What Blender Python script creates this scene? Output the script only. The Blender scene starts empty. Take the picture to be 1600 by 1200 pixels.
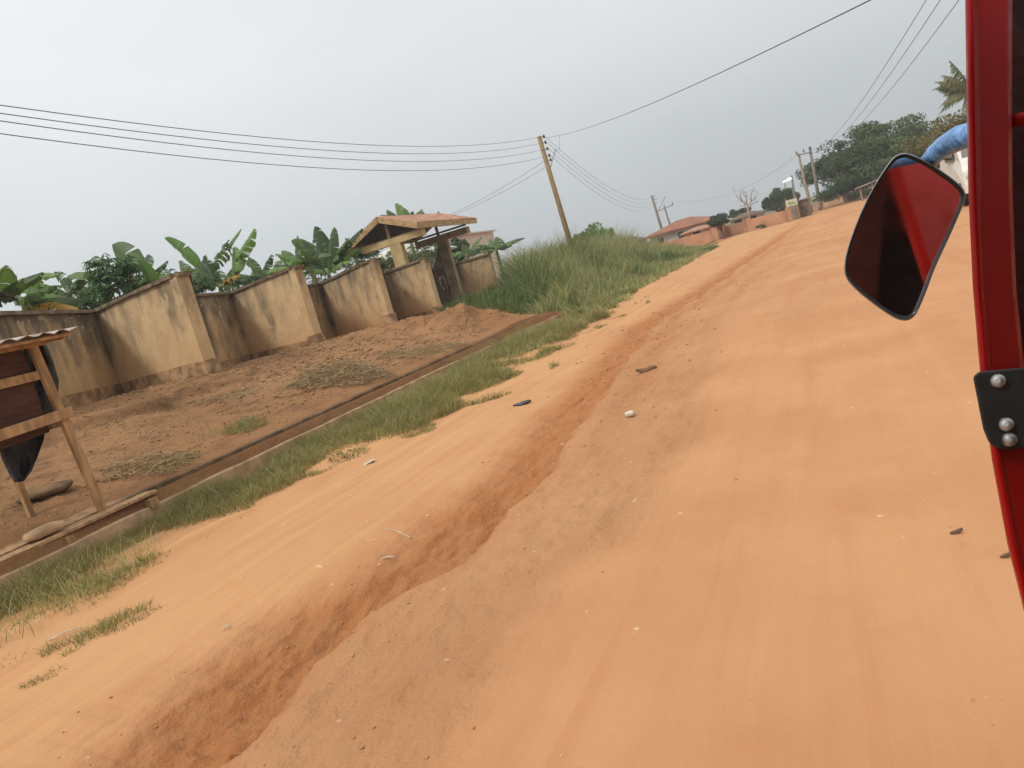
import bpy, math, random
import numpy as np
from mathutils import Vector, Matrix
rng = np.random.default_rng(7); random.seed(7)
S = bpy.context.scene
COL = S.collection

# ------------------------------------------------------------------ camera, world, sun, exposure
F = 1200.0; H = 1.5                       # focal length in photo pixels, eye height
_n = np.array([-.277, 1, 164.6/1200]); UP = _n/np.linalg.norm(_n)
_d = np.array([490, 600-(657-.277*1290), -1200.]); YY = _d/np.linalg.norm(_d)
YY -= UP*np.dot(UP, YY); YY /= np.linalg.norm(YY); XX = np.cross(YY, UP)
RM = np.array([XX, YY, UP])
cd = bpy.data.cameras.new('camera'); cam = bpy.data.objects.new('camera', cd); COL.objects.link(cam)
cd.sensor_width = 36; cd.lens = 36*F/1600; cd.clip_start = 0.02; cd.clip_end = 5000
M = Matrix([list(r) for r in RM]).to_4x4(); M.translation = (0, 0, H)
cam.matrix_world = M; S.camera = cam
S.view_settings.view_transform = 'Standard'; S.view_settings.look = 'None'
S.view_settings.exposure = 0.0; S.view_settings.gamma = 1.0

SUN_EL = math.radians(48); SUN_AZ = math.radians(205)      # azimuth from +Y clockwise
w = bpy.data.worlds.new('World'); S.world = w; w.use_nodes = True
nt = w.node_tree; N = nt.nodes; L = nt.links; N.clear()
out = N.new('ShaderNodeOutputWorld'); bg = N.new('ShaderNodeBackground'); L.new(bg.outputs[0], out.inputs[0])
sky = N.new('ShaderNodeTexSky'); sky.sky_type = 'NISHITA'; sky.sun_disc = False
sky.sun_elevation = SUN_EL; sky.sun_rotation = SUN_AZ; sky.air_density = 1.0; sky.dust_density = 4.0
tc = N.new('ShaderNodeTexCoord'); sp = N.new('ShaderNodeSeparateXYZ'); L.new(tc.outputs['Generated'], sp.inputs[0])
# overcast veil: brighter towards the zenith, soft cloud noise
mp = N.new('ShaderNodeMapping'); mp.inputs['Scale'].default_value = (1, 1, 2.2); L.new(tc.outputs['Generated'], mp.inputs[0])
cn = N.new('ShaderNodeTexNoise'); cn.inputs['Scale'].default_value = 1.6; cn.inputs['Detail'].default_value = 5; cn.inputs['Roughness'].default_value = .5
L.new(mp.outputs[0], cn.inputs[0])
cr = N.new('ShaderNodeMapRange'); cr.inputs[1].default_value = .3; cr.inputs[2].default_value = .7; cr.inputs[3].default_value = .93; cr.inputs[4].default_value = 1.07
L.new(cn.outputs[0], cr.inputs[0])
er = N.new('ShaderNodeValToRGB'); er.color_ramp.interpolation = 'EASE'
er.color_ramp.elements[0].position = 0.0; er.color_ramp.elements[0].color = (5.4, 5.75, 5.95, 1)
er.color_ramp.elements[1].position = 1.0; er.color_ramp.elements[1].color = (12.6, 12.5, 12.4, 1)
e2 = er.color_ramp.elements.new(.35); e2.color = (7.6, 7.8, 7.95, 1)
L.new(sp.outputs['Z'], er.inputs[0])
# the veil is a little brighter on the sun's side (left/behind)
dt = N.new('ShaderNodeVectorMath'); dt.operation = 'DOT_PRODUCT'; L.new(tc.outputs['Generated'], dt.inputs[0])
dt.inputs[1].default_value = (-.85, -.35, .4)
dr = N.new('ShaderNodeMapRange'); dr.inputs[1].default_value = -.8; dr.inputs[2].default_value = 1; dr.inputs[3].default_value = .86; dr.inputs[4].default_value = 1.3
L.new(dt.outputs['Value'], dr.inputs[0])
mm = N.new('ShaderNodeMath'); mm.operation = 'MULTIPLY'; L.new(cr.outputs[0], mm.inputs[0]); L.new(dr.outputs[0], mm.inputs[1])
vm = N.new('ShaderNodeVectorMath'); vm.operation = 'SCALE'; L.new(er.outputs[0], vm.inputs[0]); L.new(mm.outputs[0], vm.inputs['Scale'])
mx = N.new('ShaderNodeMix'); mx.data_type = 'RGBA'; mx.inputs[0].default_value = .93
L.new(sky.outputs[0], mx.inputs[6]); L.new(vm.outputs[0], mx.inputs[7]); L.new(mx.outputs[2], bg.inputs[0])
bg.inputs[1].default_value = 0.1

sd = bpy.data.lights.new('sun', 'SUN'); sd.energy = 1.5; sd.angle = math.radians(12); sd.color = (1, .95, .87)
so = bpy.data.objects.new('sun', sd); COL.objects.link(so)
sdir = Vector((math.sin(SUN_AZ)*math.cos(SUN_EL), math.cos(SUN_AZ)*math.cos(SUN_EL), math.sin(SUN_EL)))
so.rotation_euler = sdir.to_track_quat('Z', 'Y').to_euler(); so.location = (0, 0, 30)

# ------------------------------------------------------------------ helpers
def ray(px, py): return RM @ np.array([px-800, 600-py, -F])
O = np.array([0, 0, H])
def PZ(px, py, z): r = ray(px, py); return O + r*(z-H)/r[2]
def PY(px, py, y): r = ray(px, py); return O + r*y/r[1]
def PX(px, py, x): r = ray(px, py); return O + r*x/r[0]
def PD(px, py, d): return O + ray(px, py)*d/F

def tag(o, label=None, cat=None, group=None, kind=None):
    if label: o['label'] = label
    if cat: o['category'] = cat
    if group: o['group'] = group
    if kind: o['kind'] = kind
    return o
def empty(name, loc, label, cat, group=None):
    o = bpy.data.objects.new(name, None); COL.objects.link(o); o.location = [float(c) for c in loc]
    o.empty_display_size = .2
    return tag(o, label, cat, group)
def link(name, me, mat, parent=None):
    o = bpy.data.objects.new(name, me); COL.objects.link(o)
    if mat is not None and not me.materials: me.materials.append(mat)
    if parent is not None:
        o.parent = parent
        p = parent; off = Vector(p.location)
        while p.parent is not None: p = p.parent; off += Vector(p.location)
        o.matrix_parent_inverse = Matrix.Translation(-off)
        o.matrix_parent_inverse = Matrix.Translation(-Vector(parent_world(parent)))
    return o
def parent_world(p):
    return p.get('_w', tuple(p.location)) if p.type != 'EMPTY' else tuple(p.location)
def mesh_np(name, V, Fc, smooth=False, attrs=None):
    """V (n,3), Fc (m,k) all faces same size"""
    V = np.asarray(V, np.float32); Fc = np.asarray(Fc, np.int32)
    me = bpy.data.meshes.new(name); me.vertices.add(len(V)); me.vertices.foreach_set('co', V.ravel())
    k = Fc.shape[1]; me.loops.add(Fc.size); me.loops.foreach_set('vertex_index', Fc.ravel())
    me.polygons.add(len(Fc)); me.polygons.foreach_set('loop_start', np.arange(len(Fc), dtype=np.int32)*k)
    try: me.polygons.foreach_set('loop_total', np.full(len(Fc), k, np.int32))
    except Exception: pass
    if smooth: me.polygons.foreach_set('use_smooth', np.ones(len(Fc), bool))
    me.update(calc_edges=True)
    for a, v in (attrs or {}).items():
        at = me.attributes.new(a, 'FLOAT', 'POINT'); at.data.foreach_set('value', np.asarray(v, np.float32))
    return me
class MB:
    def __init__(s): s.v = []; s.f = []; s.sm = []
    def add(s, v, f, sm=False):
        b = len(s.v); s.v += [tuple(float(c) for c in p) for p in v]; s.f += [tuple(b+i for i in q) for q in f]; s.sm += [sm]*len(f); return s
    def box(s, lo, hi):
        x0, y0, z0 = lo; x1, y1, z1 = hi
        return s.add([(x0,y0,z0),(x1,y0,z0),(x1,y1,z0),(x0,y1,z0),(x0,y0,z1),(x1,y0,z1),(x1,y1,z1),(x0,y1,z1)],
              [(0,3,2,1),(4,5,6,7),(0,1,5,4),(1,2,6,5),(2,3,7,6),(3,0,4,7)])
    def bar(s, a, b, w, h, side=None, bev=0):
        a = Vector(a); b = Vector(b); d = (b-a).normalized()
        u = Vector(side).normalized() if side is not None else (Vector((0,0,1)) if abs(d.z) < .9 else Vector((1,0,0)))
        r = d.cross(u).normalized(); u = r.cross(d).normalized()
        c = bev or min(w, h)*.08
        pr = [(-w/2+c,-h/2),(w/2-c,-h/2),(w/2,-h/2+c),(w/2,h/2-c),(w/2-c,h/2),(-w/2+c,h/2),(-w/2,h/2-c),(-w/2,-h/2+c)]
        v = [p + r*x + u*y for p in (a, b) for x, y in pr]
        f = [(i, (i+1) % 8, 8+(i+1) % 8, 8+i) for i in range(8)] + [tuple(range(7, -1, -1)), tuple(range(8, 16))]
        return s.add(v, f)
    def tube(s, pts, rad, n=6, cap=True, sm=True):
        pts = [Vector(p) for p in pts]; m = len(pts)
        if not hasattr(rad, '__len__'): rad = [rad]*m
        v = []; prev = None
        for i, p in enumerate(pts):
            d = (pts[min(i+1, m-1)]-pts[max(i-1, 0)]).normalized()
            if prev is None:
                prev = d.orthogonal().normalized()
            r = (prev - d*prev.dot(d)).normalized(); prev = r; q = d.cross(r)
            for k in range(n):
                a = 2*math.pi*k/n; v.append(p + (r*math.cos(a)+q*math.sin(a))*rad[i])
        f = [(i*n+k, i*n+(k+1) % n, (i+1)*n+(k+1) % n, (i+1)*n+k) for i in range(m-1) for k in range(n)]
        s.add(v, f, sm)
        if cap: s.f += [tuple(len(s.v)-m*n+k for k in range(n-1, -1, -1)), tuple(len(s.v)-n+k for k in range(n))]; s.sm += [False]*2
        return s
    def mesh(s, name):
        me = bpy.data.meshes.new(name); me.from_pydata(s.v, [], s.f); me.update()
        me.polygons.foreach_set('use_smooth', s.sm)
        z = np.array([p[2] for p in s.v]); hv = (z-z.min())/max(z.max()-z.min(), 1e-6)
        at = me.attributes.new('hv', 'FLOAT', 'POINT'); at.data.foreach_set('value', hv.astype(np.float32))
        return me
    def build(s, name, mat, parent=None): return link(name, s.mesh(name), mat, parent)

# numpy value noise
_T = rng.random((256, 256))
def vn(x, y):
    xi = np.floor(x).astype(int); yi = np.floor(y).astype(int); fx = x-xi; fy = y-yi
    fx = fx*fx*(3-2*fx); fy = fy*fy*(3-2*fy)
    a = _T[xi & 255, yi & 255]; b = _T[(xi+1) & 255, yi & 255]; c = _T[xi & 255, (yi+1) & 255]; d = _T[(xi+1) & 255, (yi+1) & 255]
    return (a*(1-fx)+b*fx)*(1-fy)+(c*(1-fx)+d*fx)*fy - .5
def fbm(x, y, o=4, g=.5):
    s = 0; a = 1.
    for i in range(o): s = s + a*vn(x+17.3*i, y+9.1*i); x = x*2.03; y = y*2.03; a *= g
    return s
def sst(a, b, x): t = np.clip((x-a)/(b-a), 0, 1); return t*t*(3-2*t)

# ------------------------------------------------------------------ materials
class MT:
    def __init__(s, name, rough=.9, spec=.2):
        s.m = bpy.data.materials.new(name); s.m.use_nodes = True; s.t = s.m.node_tree; s.n = s.t.nodes; s.b = s.n['Principled BSDF']
        s.b.inputs['Roughness'].default_value = rough; s.b.inputs['Specular IOR Level'].default_value = spec
        s.pos = s.n.new('ShaderNodeNewGeometry').outputs['Position']
    def L(s, a, b): s.t.links.new(a, b)
    def setc(s, c):
        if isinstance(c, tuple): s.b.inputs['Base Color'].default_value = (*c, 1)
        else: s.L(c, s.b.inputs['Base Color'])
    def noise(s, sc, vec=(1, 1, 1), det=4, ro=.55, src=None, dist=0, off=(0, 0, 0)):
        mp = s.n.new('ShaderNodeMapping'); mp.inputs['Scale'].default_value = vec; mp.inputs['Location'].default_value = off; s.L(src or s.pos, mp.inputs[0])
        t = s.n.new('ShaderNodeTexNoise'); t.inputs['Scale'].default_value = sc; t.inputs['Detail'].default_value = det; t.inputs['Roughness'].default_value = ro; t.inputs['Distortion'].default_value = dist
        s.L(mp.outputs[0], t.inputs[0]); return t.outputs[0]
    def rng(s, v, a, b, c=0, d=1, smooth=True):
        t = s.n.new('ShaderNodeMapRange'); t.interpolation_type = 'SMOOTHSTEP' if smooth else 'LINEAR'
        for i, x in ((1, a), (2, b), (3, c), (4, d)): t.inputs[i].default_value = x
        s.L(v, t.inputs[0]); return t.outputs[0]
    def mix(s, f, a, b, mode='MIX'):
        t = s.n.new('ShaderNodeMix'); t.data_type = 'RGBA'; t.blend_type = mode
        for i, x in ((0, f), (6, a), (7, b)):
            if isinstance(x, tuple): t.inputs[i].default_value = (*x, 1)
            elif isinstance(x, (int, float)): t.inputs[i].default_value = x
            else: s.L(x, t.inputs[i])
        return t.outputs[2]
    def math(s, op, a, b=0.):
        t = s.n.new('ShaderNodeMath'); t.operation = op
        for i, x in enumerate((a, b)):
            if isinstance(x, (int, float)): t.inputs[i].default_value = x
            else: s.L(x, t.inputs[i])
        return t.outputs[0]
    def attr(s, name, typ='GEOMETRY'):
        t = s.n.new('ShaderNodeAttribute'); t.attribute_name = name; t.attribute_type = typ; return t.outputs['Fac']
    def bump(s, h, st=.5, d=.02):
        t = s.n.new('ShaderNodeBump'); t.inputs['Strength'].default_value = st; t.inputs['Distance'].default_value = d
        s.L(h, t.inputs['Height']); s.L(t.outputs[0], s.b.inputs['Normal']); return t
    def rand(s): return s.n.new('ShaderNodeObjectInfo').outputs['Random']

def simple(name, c, var=.25, sc=6, rough=.85, spec=.2, metal=0, bump=.3, vec=(1, 1, 1), d=.01):
    m = MT(name, rough, spec); f = m.noise(sc, vec)
    c2 = tuple(x*(1-var) for x in c); c3 = tuple(min(x*(1+var*.7), 1) for x in c)
    m.setc(m.mix(m.rng(f, .3, .7), c2, c3)); m.b.inputs['Metallic'].default_value = metal
    if bump: m.bump(m.noise(sc*4, vec), bump, d)
    return m.m

def soil_mat(kind):
    m = MT('soil_'+kind, .96, .08)
    big = m.noise(.55, det=5); mid = m.noise(3.2, (1, .55, 1), det=6, ro=.6); fine = m.noise(38, det=5, ro=.7); grit = m.noise(140, det=3, ro=.7)
    streak = m.noise(5.5, (1, .045, 1), det=5, ro=.6, dist=.3)
    if kind == 'road':
        c = m.mix(m.rng(big, .35, .65), (.475, .238, .113), (.535, .28, .138))
        c = m.mix(m.math('MULTIPLY', m.rng(streak, .5, .74), .33), c, (.44, .185, .072))
        c = m.mix(m.math('MULTIPLY', m.rng(streak, .28, .46, 1, 0), .35), c, (.57, .31, .155))
        c = m.mix(m.math('MULTIPLY', m.rng(mid, .5, .75), .4), c, (.47, .21, .085))
        sa = m.attr('orange'); c = m.mix(m.math('MULTIPLY', m.rng(sa, 0, 1, 0, .85), m.rng(streak, .30, .62, 1, .25)), c, (.55, .31, .145)); c = m.mix(m.rng(sa, 0, -1, 0, .8), c, (.36, .165, .075))
        damp_shade = m.attr('damp_shade')
        dn = m.math('MULTIPLY', damp_shade, m.rng(mid, .2, .7, .75, 1.15))
        c = m.mix(dn, c, (.42, .175, .068))
        clod = m.attr('clod')
        c = m.mix(m.math('MULTIPLY', clod, m.rng(m.noise(7, (1, .5, 1), det=6, ro=.65), .46, .62, 0, .38)), c, (.46, .245, .12))
        c = m.mix(m.rng(grit, .70, .76, 0, .3), c, (.62, .40, .24))
        dk = m.rng(m.noise(26, det=2, off=(3, 5, 1)), .72, .76, 0, .45)
        c = m.mix(dk, c, (.30, .16, .08))
        sp = m.rng(m.noise(11, det=1, off=(8, 2, 1)), .765, .79, 0, .6)
        c = m.mix(sp, c, (.68, .52, .36))
        rough = m.math('ADD', m.math('MULTIPLY', clod, .9), m.math('MULTIPLY', damp_shade, .35))
        h = m.math('ADD', m.math('MULTIPLY', m.math('ADD', fine, m.math('MULTIPLY', m.noise(13, (1, .6, 1), det=6, ro=.65), 2.2)), m.math('ADD', rough, .10)), m.math('MULTIPLY', streak, .5))
        m.setc(c); m.bump(h, .75, .022)
    else:
        c = m.mix(m.rng(big, .35, .65), (.49, .26, .122), (.58, .32, .155))
        c = m.mix(m.rng(mid, .45, .7, 0, .8), c, (.25, .14, .072))
        c = m.mix(m.rng(fine, .55, .7, 0, .5), c, (.62, .39, .21))
        c = m.mix(m.rng(m.noise(22, (1, 1, 1), det=4, ro=.7, off=(4, 4, 0)), .55, .66, 0, .5), c, (.23, .13, .065))
        c = m.mix(m.attr('orange'), c, (.55, .25, .105))
        c = m.mix(m.math('MULTIPLY', m.attr('damp_shade'), .7), c, (.10, .065, .04))
        m.setc(c)
        m.bump(m.math('ADD', m.noise(9, det=7, ro=.68), m.math('MULTIPLY', fine, .7)), 1.0, .12)
    return m.m
M_ROAD = soil_mat('road'); M_PLOT = soil_mat('plot')

def plaster():
    m = MT('stained_plaster', .93, .1)
    hv = m.attr('hv'); gr = m.attr('["grime_shade"]', 'OBJECT')
    big = m.noise(.8, det=4); mid = m.noise(2.6, det=6, ro=.6)
    c = m.mix(m.rng(big, .35, .65), (.58, .405, .22), (.65, .465, .265))
    c = m.mix(m.rng(mid, .42, .7, 0, .6), c, (.50, .33, .165))
    low = m.math('ADD', hv, m.math('MULTIPLY', m.math('SUBTRACT', mid, .5), .9))
    c = m.mix(m.rng(low, .0, .42, .8, 0), c, (.60, .29, .12))
    st = m.noise(1.7, (1, 1, .28), det=6, ro=.62, dist=.4); st2 = m.noise(1.1, (1, 1, .8), det=5)
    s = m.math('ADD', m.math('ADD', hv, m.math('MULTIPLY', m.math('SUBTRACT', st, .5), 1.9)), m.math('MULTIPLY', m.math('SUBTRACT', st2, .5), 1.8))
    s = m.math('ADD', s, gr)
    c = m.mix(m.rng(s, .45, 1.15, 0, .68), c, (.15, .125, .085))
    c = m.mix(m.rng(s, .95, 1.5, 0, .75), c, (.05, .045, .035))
    wt = m.math('MULTIPLY', m.rng(m.noise(9, det=3, ro=.5), .66, .70), m.rng(hv, .5, .8))
    c = m.mix(m.math('MULTIPLY', wt, .6), c, (.62, .58, .50))
    pt = m.math('MULTIPLY', m.rng(m.noise(1.7, det=2, off=(1.3, 4, 2.2)), .63, .645), .55)
    c = m.mix(pt, c, (.60, .45, .27))
    m.setc(c); m.bump(m.math('ADD', m.noise(14, det=6, ro=.65), m.math('MULTIPLY', pt, 1.2)), .5, .015)
    return m.m
M_PLAS = plaster()
M_COPING = simple('weathered_coping', (.20, .145, .095), .45, 5, .95, .1, bump=.6)
M_PLINTH = simple('eroded_plinth', (.40, .26, .14), .5, 3.2, .95, .1, bump=.9, d=.03)
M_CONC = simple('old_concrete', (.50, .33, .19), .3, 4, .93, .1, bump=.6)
M_CONCD = simple('dark_concrete', (.20, .125, .07), .4, 4, .93, .1, bump=.6)
M_CREAM = simple('cream_render', (.55, .41, .20), .2, 2.2, .9, .15, bump=.2)
M_WOOD = simple('raw_timber', (.42, .255, .125), .35, 5, .85, .2, bump=.5, vec=(3, 3, .7))
M_FASC = simple('weathered_fascia', (.47, .31, .155), .4, 4, .85, .2, bump=.5, vec=(1, 1, 5))
M_POLE = simple('pole_timber', (.33, .225, .11), .35, 4, .9, .15, bump=.5, vec=(6, 6, .35))
M_POLEG = simple('grey_pole_timber', (.23, .21, .17), .3, 4, .9, .15, vec=(6, 6, .35))
M_RUST = simple('rusty_gate_steel', (.115, .055, .035), .5, 3, .7, .35, bump=.4)
M_ROOFO = simple('orange_roof_sheet', (.40, .20, .12), .35, 2.5, .65, .3, bump=.2)
M_ROOFR = simple('rust_red_roof', (.29, .115, .06), .3, .8, .75, .25)
M_ROOFD = simple('dark_roof', (.16, .10, .07), .3, .8, .8, .2)
M_TIN = simple('tin_sheet', (.36, .27, .21), .5, 4, .55, .4, metal=.3)
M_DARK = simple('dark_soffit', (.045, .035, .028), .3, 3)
M_PINK = simple('pink_laterite_render', (.50, .27, .155), .22, .7, .93, .1)
M_WHITE = simple('off_white_render', (.62, .57, .47), .15, .8, .9, .15)
M_GREYW = simple('grey_green_render', (.33, .36, .32), .15, .8, .9, .15)
M_STEEL = simple('galvanised_steel', (.32, .33, .33), .15, 20, .45, .5, metal=.8, bump=.05)
M_PORC = simple('brown_porcelain', (.10, .06, .04), .2, 20, .3, .5, bump=0)
M_WIRE = simple('wire', (.045, .047, .05), .1, 5, .6, .3, bump=0)
M_STRAW = simple('dry_straw', (.40, .29, .155), .4, 15, .9, .1, bump=0)
M_BARK = simple('bark', (.17, .12, .08), .35, 6, .95, .1, bump=.6, vec=(3, 3, .6))
M_BARKP = simple('pale_bark', (.36, .29, .22), .25, 6, .95, .1, vec=(3, 3, .6))
M_PLASTIC = simple('black_plastic_scrap', (.04, .04, .048), .3, 9, .5, .4, bump=.4)
M_CHIP = simple('pale_fragment', (.62, .56, .44), .2, 30, .9, .1, bump=.3)
M_STONE = simple('clod_stone', (.47, .28, .155), .3, 18, .95, .1, bump=.6)
M_TARP = simple('black_tarpaulin', (.028, .028, .032), .4, 5, .55, .35, bump=.8, d=.03)
M_GLASS = simple('dark_window', (.03, .035, .04), .2, 2, .15, .6, bump=0)
M_TRIM = simple('pale_trim', (.6, .58, .52), .1, 3)

def leaf(name, c1, c2, sc=2.0, tr=.35, attr='tint', dry=None, rough=.6):
    m = MT(name, rough, .3)
    a = m.attr(attr); nz = m.noise(sc, det=3)
    f = m.math('ADD', m.math('MULTIPLY', a, .6), m.math('MULTIPLY', nz, .4))
    c = m.mix(m.rng(f, .2, .8), c1, c2)
    if dry: c = m.mix(m.rng(a, .86, .97), c, dry)
    m.setc(c)
    t = m.n.new('ShaderNodeBsdfTranslucent'); m.L(m.mix(1.0, c, (1.0, 1.06, .55), 'MULTIPLY'), t.inputs[0])
    x = m.n.new('ShaderNodeMixShader'); x.inputs[0].default_value = tr
    o = m.n['Material Output']; m.L(m.b.outputs[0], x.inputs[1]); m.L(t.outputs[0], x.inputs[2]); m.L(x.outputs[0], o.inputs[0])
    return m.m
M_GRASS = leaf('tall_grass_blades', (.165, .18, .07), (.47, .47, .23), .5, .35, dry=(.42, .38, .21))
M_GRASSD = leaf('dark_grass_blades', (.075, .11, .032), (.17, .22, .075), .6, .35)
M_TURF = leaf('verge_grass_blades', (.165, .16, .055), (.42, .38, .165), 1.4, .35, dry=(.45, .36, .17))
M_BAN = leaf('banana_leaf', (.05, .095, .032), (.14, .21, .07), 1.2, .35, rough=.45)
M_BANL = leaf('young_banana_leaf', (.15, .27, .07), (.22, .36, .11), 1.2, .4, rough=.45)
M_BANY = leaf('yellow_banana_leaf', (.42, .35, .05), (.50, .28, .06), 2.2, .35)
M_BANS = simple('banana_stem', (.22, .23, .09), .4, 6, .7, .3, vec=(3, 3, .5))
M_CASS = leaf('cassava_leaf', (.055, .12, .045), (.12, .21, .075), 1.2, .3)
M_TREE = leaf('tree_leaf', (.06, .095, .035), (.17, .215, .085), .35, .3)
M_TREED = leaf('dense_tree_leaf', (.045, .08, .03), (.10, .145, .055), .35, .25)
M_OLIVE = leaf('olive_tree_leaf', (.11, .10, .035), (.23, .19, .07), .3, .3)
M_LIME = leaf('bright_tree_leaf', (.12, .21, .05), (.21, .33, .09), .3, .3)
M_PALM = leaf('palm_leaf', (.10, .125, .05), (.25, .24, .12), .6, .3)

# ------------------------------------------------------------------ terrain
_gy = [-4, 1.9, 2.6, 3.4, 3.9, 6.08, 8.84, 15.1, 19.7, 30, 41.7, 60]
_gx = [-2.7, -2.85, -3.05, -3.0, -2.62, -2.66, -2.96, -3.62, -3.2, -2.7, -2.2, -1.5]
def xl(y): return -6.6-.035*y                     # outer face of the drain lip
def zwall(y): return np.interp(y, [-10, 8, 12.6, 17, 22.9, 27.5, 31, 39, 50, 75], [1.45, 1.4, 1.27, 1.2, 1.16, .92, .88, .9, .5, .25])
def terrain(x, y, full=False):
    x = np.asarray(x, float); y = np.asarray(y, float)
    # road
    xg = np.interp(y, _gy, _gx) + .07*fbm(y*1.3, y*0+3.3, 3) + .10*fbm(y*4.3, y*0+8.3, 4, .6)
    amp = np.interp(y, [-4, 2, 4, 8, 15, 25, 42, 60], [.21, .21, .17, .11, .10, .09, .06, 0])*(1+.5*fbm(y*.7, y*0+1.7, 2))
    dx = x-xg
    wl = .30 + .20*vn(y*.6, y*0+5.); wr = .07+.22*np.clip(vn(y*.8, y*0+2.)+.45, 0, 1)
    prof = np.where(dx < 0, np.exp(-(np.abs(dx)/wl)**1.7), np.exp(-(dx/wr)**2))
    z = -amp*prof - amp*.35*np.exp(-((dx+.4)/.5)**2) - .035*np.interp(y, [4, 9, 45], [0, 1, .6])*np.exp(-((dx-.55-.25*fbm(y*.4, y*0+9., 2))/.10)**2)
    xr2 = xg+1.5+.35*fbm(y*.45, y*0+6.1, 3)              # second, shallower edge to the right
    shelf = sst(0, .1, dx)*(1-sst(-.25, .25, x-xr2))*np.interp(y, [0, 2, 5, 25, 45], [.9, 1, 1, .8, 0])
    z = z - .045*shelf*(1+1.2*fbm(x*2.6, y*1.2, 4)) + .018*shelf*fbm(x*9, y*5, 3)
    rock = np.exp(-((dx+.12)/.45)**2)*np.interp(y, [2, 3.5, 6, 9, 40], [1, 1, .6, .4, .2])
    z = z + .065*rock*fbm(x*5.5, y*2.6, 5, .62) + .022*np.clip(prof+.35*np.exp(-((dx+.4)/.4)**2), 0, 1)*fbm(x*13, y*1.1, 4, .6) + .012*fbm(x*14, y*7, 3)*(.25+rock)
    z = z + .020*fbm(x*1.8, y*.22, 4) + .05*fbm(x*.3, y*.12, 2) + .006*fbm(x*9, y*2, 3)
    edge = sst(-4.9, -5.7, x)*(y > -9)
    z = z + edge*(.05+.05*fbm(x*3, y*1.4, 4)) + .25*sst(5.2, 8, x)
    # plot
    XL = xl(y); dch = XL-.12-x
    far = XL-.58
    zw = zwall(y)
    sl = np.clip((far-x)/5.4, 0, 1)
    bk = (1-sst(12.8, 15.5, y))*(.55+.9*np.clip(fbm(y*.6, y*0+1., 2)+.4, 0, 1))
    base = .36+(zw-.36-.22*bk)*(sl**.85)
    xb = -11.35-.04*(y-10)+.55*fbm(y*1.1, x*0+2, 3)+.35*fbm(y*3.2, x*0+7, 2)+.05*fbm(x*4, y*4, 2)
    base = base + .22*bk*sst(.14, -.14, x-xb) + .07*bk*fbm(x*2.6, y*2.6, 4)*sst(2.0, 0, np.abs(x-xb)) 
    base = base + (.07*fbm(x*1.5, y*1.5, 6) + .045*fbm(x*5, y*5, 4, .6))*sst(0, .8, far-x)
    for cx, cy, r, h in mounds: base = base + h*np.exp(-((x-cx)**2+(y-cy)**2)/r**2)*(1+.9*fbm(x*3, y*3, 3))
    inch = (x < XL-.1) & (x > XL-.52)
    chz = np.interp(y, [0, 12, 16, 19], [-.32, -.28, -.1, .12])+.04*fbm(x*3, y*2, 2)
    inside = sst(XL-.03, XL-.07, x)
    verge = z+.02
    zp = np.where(inch, chz, base)
    zz = np.where(x > XL-.05, z, zp)
    # past the end of the drain the bank is a plain grassy slope
    g = sst(19.5, 22.5, y)
    zg = .02 + (zw-.02)*sst(-6.5, -14.5, x)
    zz = zz*(1-g) + np.where(x > -6.2, z, zg+.05*fbm(x*.8, y*.8, 3))*g
    o = sst(58, 63, y)
    zz = zz*(1-o) + (z*.4+.05*sst(-8, -20, x))*o
    if not full: return zz
    damp_shade = np.clip(prof*1.0 + .55*np.exp(-((dx+.24)/.26)**2) + .5*np.interp(y, [4, 9, 45], [0, 1, 1])*np.exp(-((dx-.55)/.22)**2), 0, 1)*np.interp(y, [0, 45, 62], [1, .8, 0])*(dx < .9)
    damp_shade = damp_shade*(x > -5.4)
    sand = sst(-.35, -1.0, dx)*(x > xl(y))*1.0
    patch = .45*np.clip(fbm(x*.5+4, y*.16, 4)*2.2, 0, 1)*(x > -2.2)
    clod = np.clip(shelf + .9*rock, 0, 1)
    orange = np.clip(sst(-9, -6.9, x)*.5 + sst(16, 22, y)*.75, 0, 1)*(x < XL)
    orange = np.maximum(orange, sst(23, 27, y))*(1-.0)
    plot_dark = (np.exp(-((x-xb)/.10)**2)*bk*.6 + inch*1.4)*(x < XL)  # channel shade painted into the soil; bank edge also darkened
    return zz, np.where(x > XL-.05, damp_shade, plot_dark), clod, np.where(x > XL-.05, sand-patch, orange)
mounds = []
for px, py, z, r, h in ((575, 512, 1.15, .95, .28), (520, 520, 1.15, .7, .15), (740, 492, .72, .85, .42), (640, 500, 1.0, .8, .2), (705, 497, .8, .7, .2)):
    p = PZ(px, py+8, z); mounds.append((p[0], p[1], r, h))
xs = np.unique(np.concatenate([np.linspace(-75, -22, 30), np.linspace(-22, -14, 60), np.linspace(-14, -9, 110), np.linspace(-9, -5.3, 120), np.linspace(-5.3, -1.0, 300), np.linspace(-1.0, 1.5, 50), np.linspace(1.5, 8, 30), np.linspace(8, 60, 18)]))
ys = np.concatenate([np.linspace(-8, 1.0, 30)[:-1], np.geomspace(1.0, 165, 800)])
GX, GY = np.meshgrid(xs, ys)
_w = np.interp(GX, [-22, -8.6, -6.4, -5.35], [0, 1, 1, 0]); GX = GX-.035*np.clip(GY, -4, 22)*_w      # follow the drain's slant
TZ, TD, TC, TO = terrain(GX, GY, True)
edgef = np.maximum(sst(-70, -75, GX), np.maximum(sst(55, 60, GX), np.maximum(sst(155, 165, GY), sst(-6, -8, GY))))
TZ = TZ*(1-edgef)-.6*edgef
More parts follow.
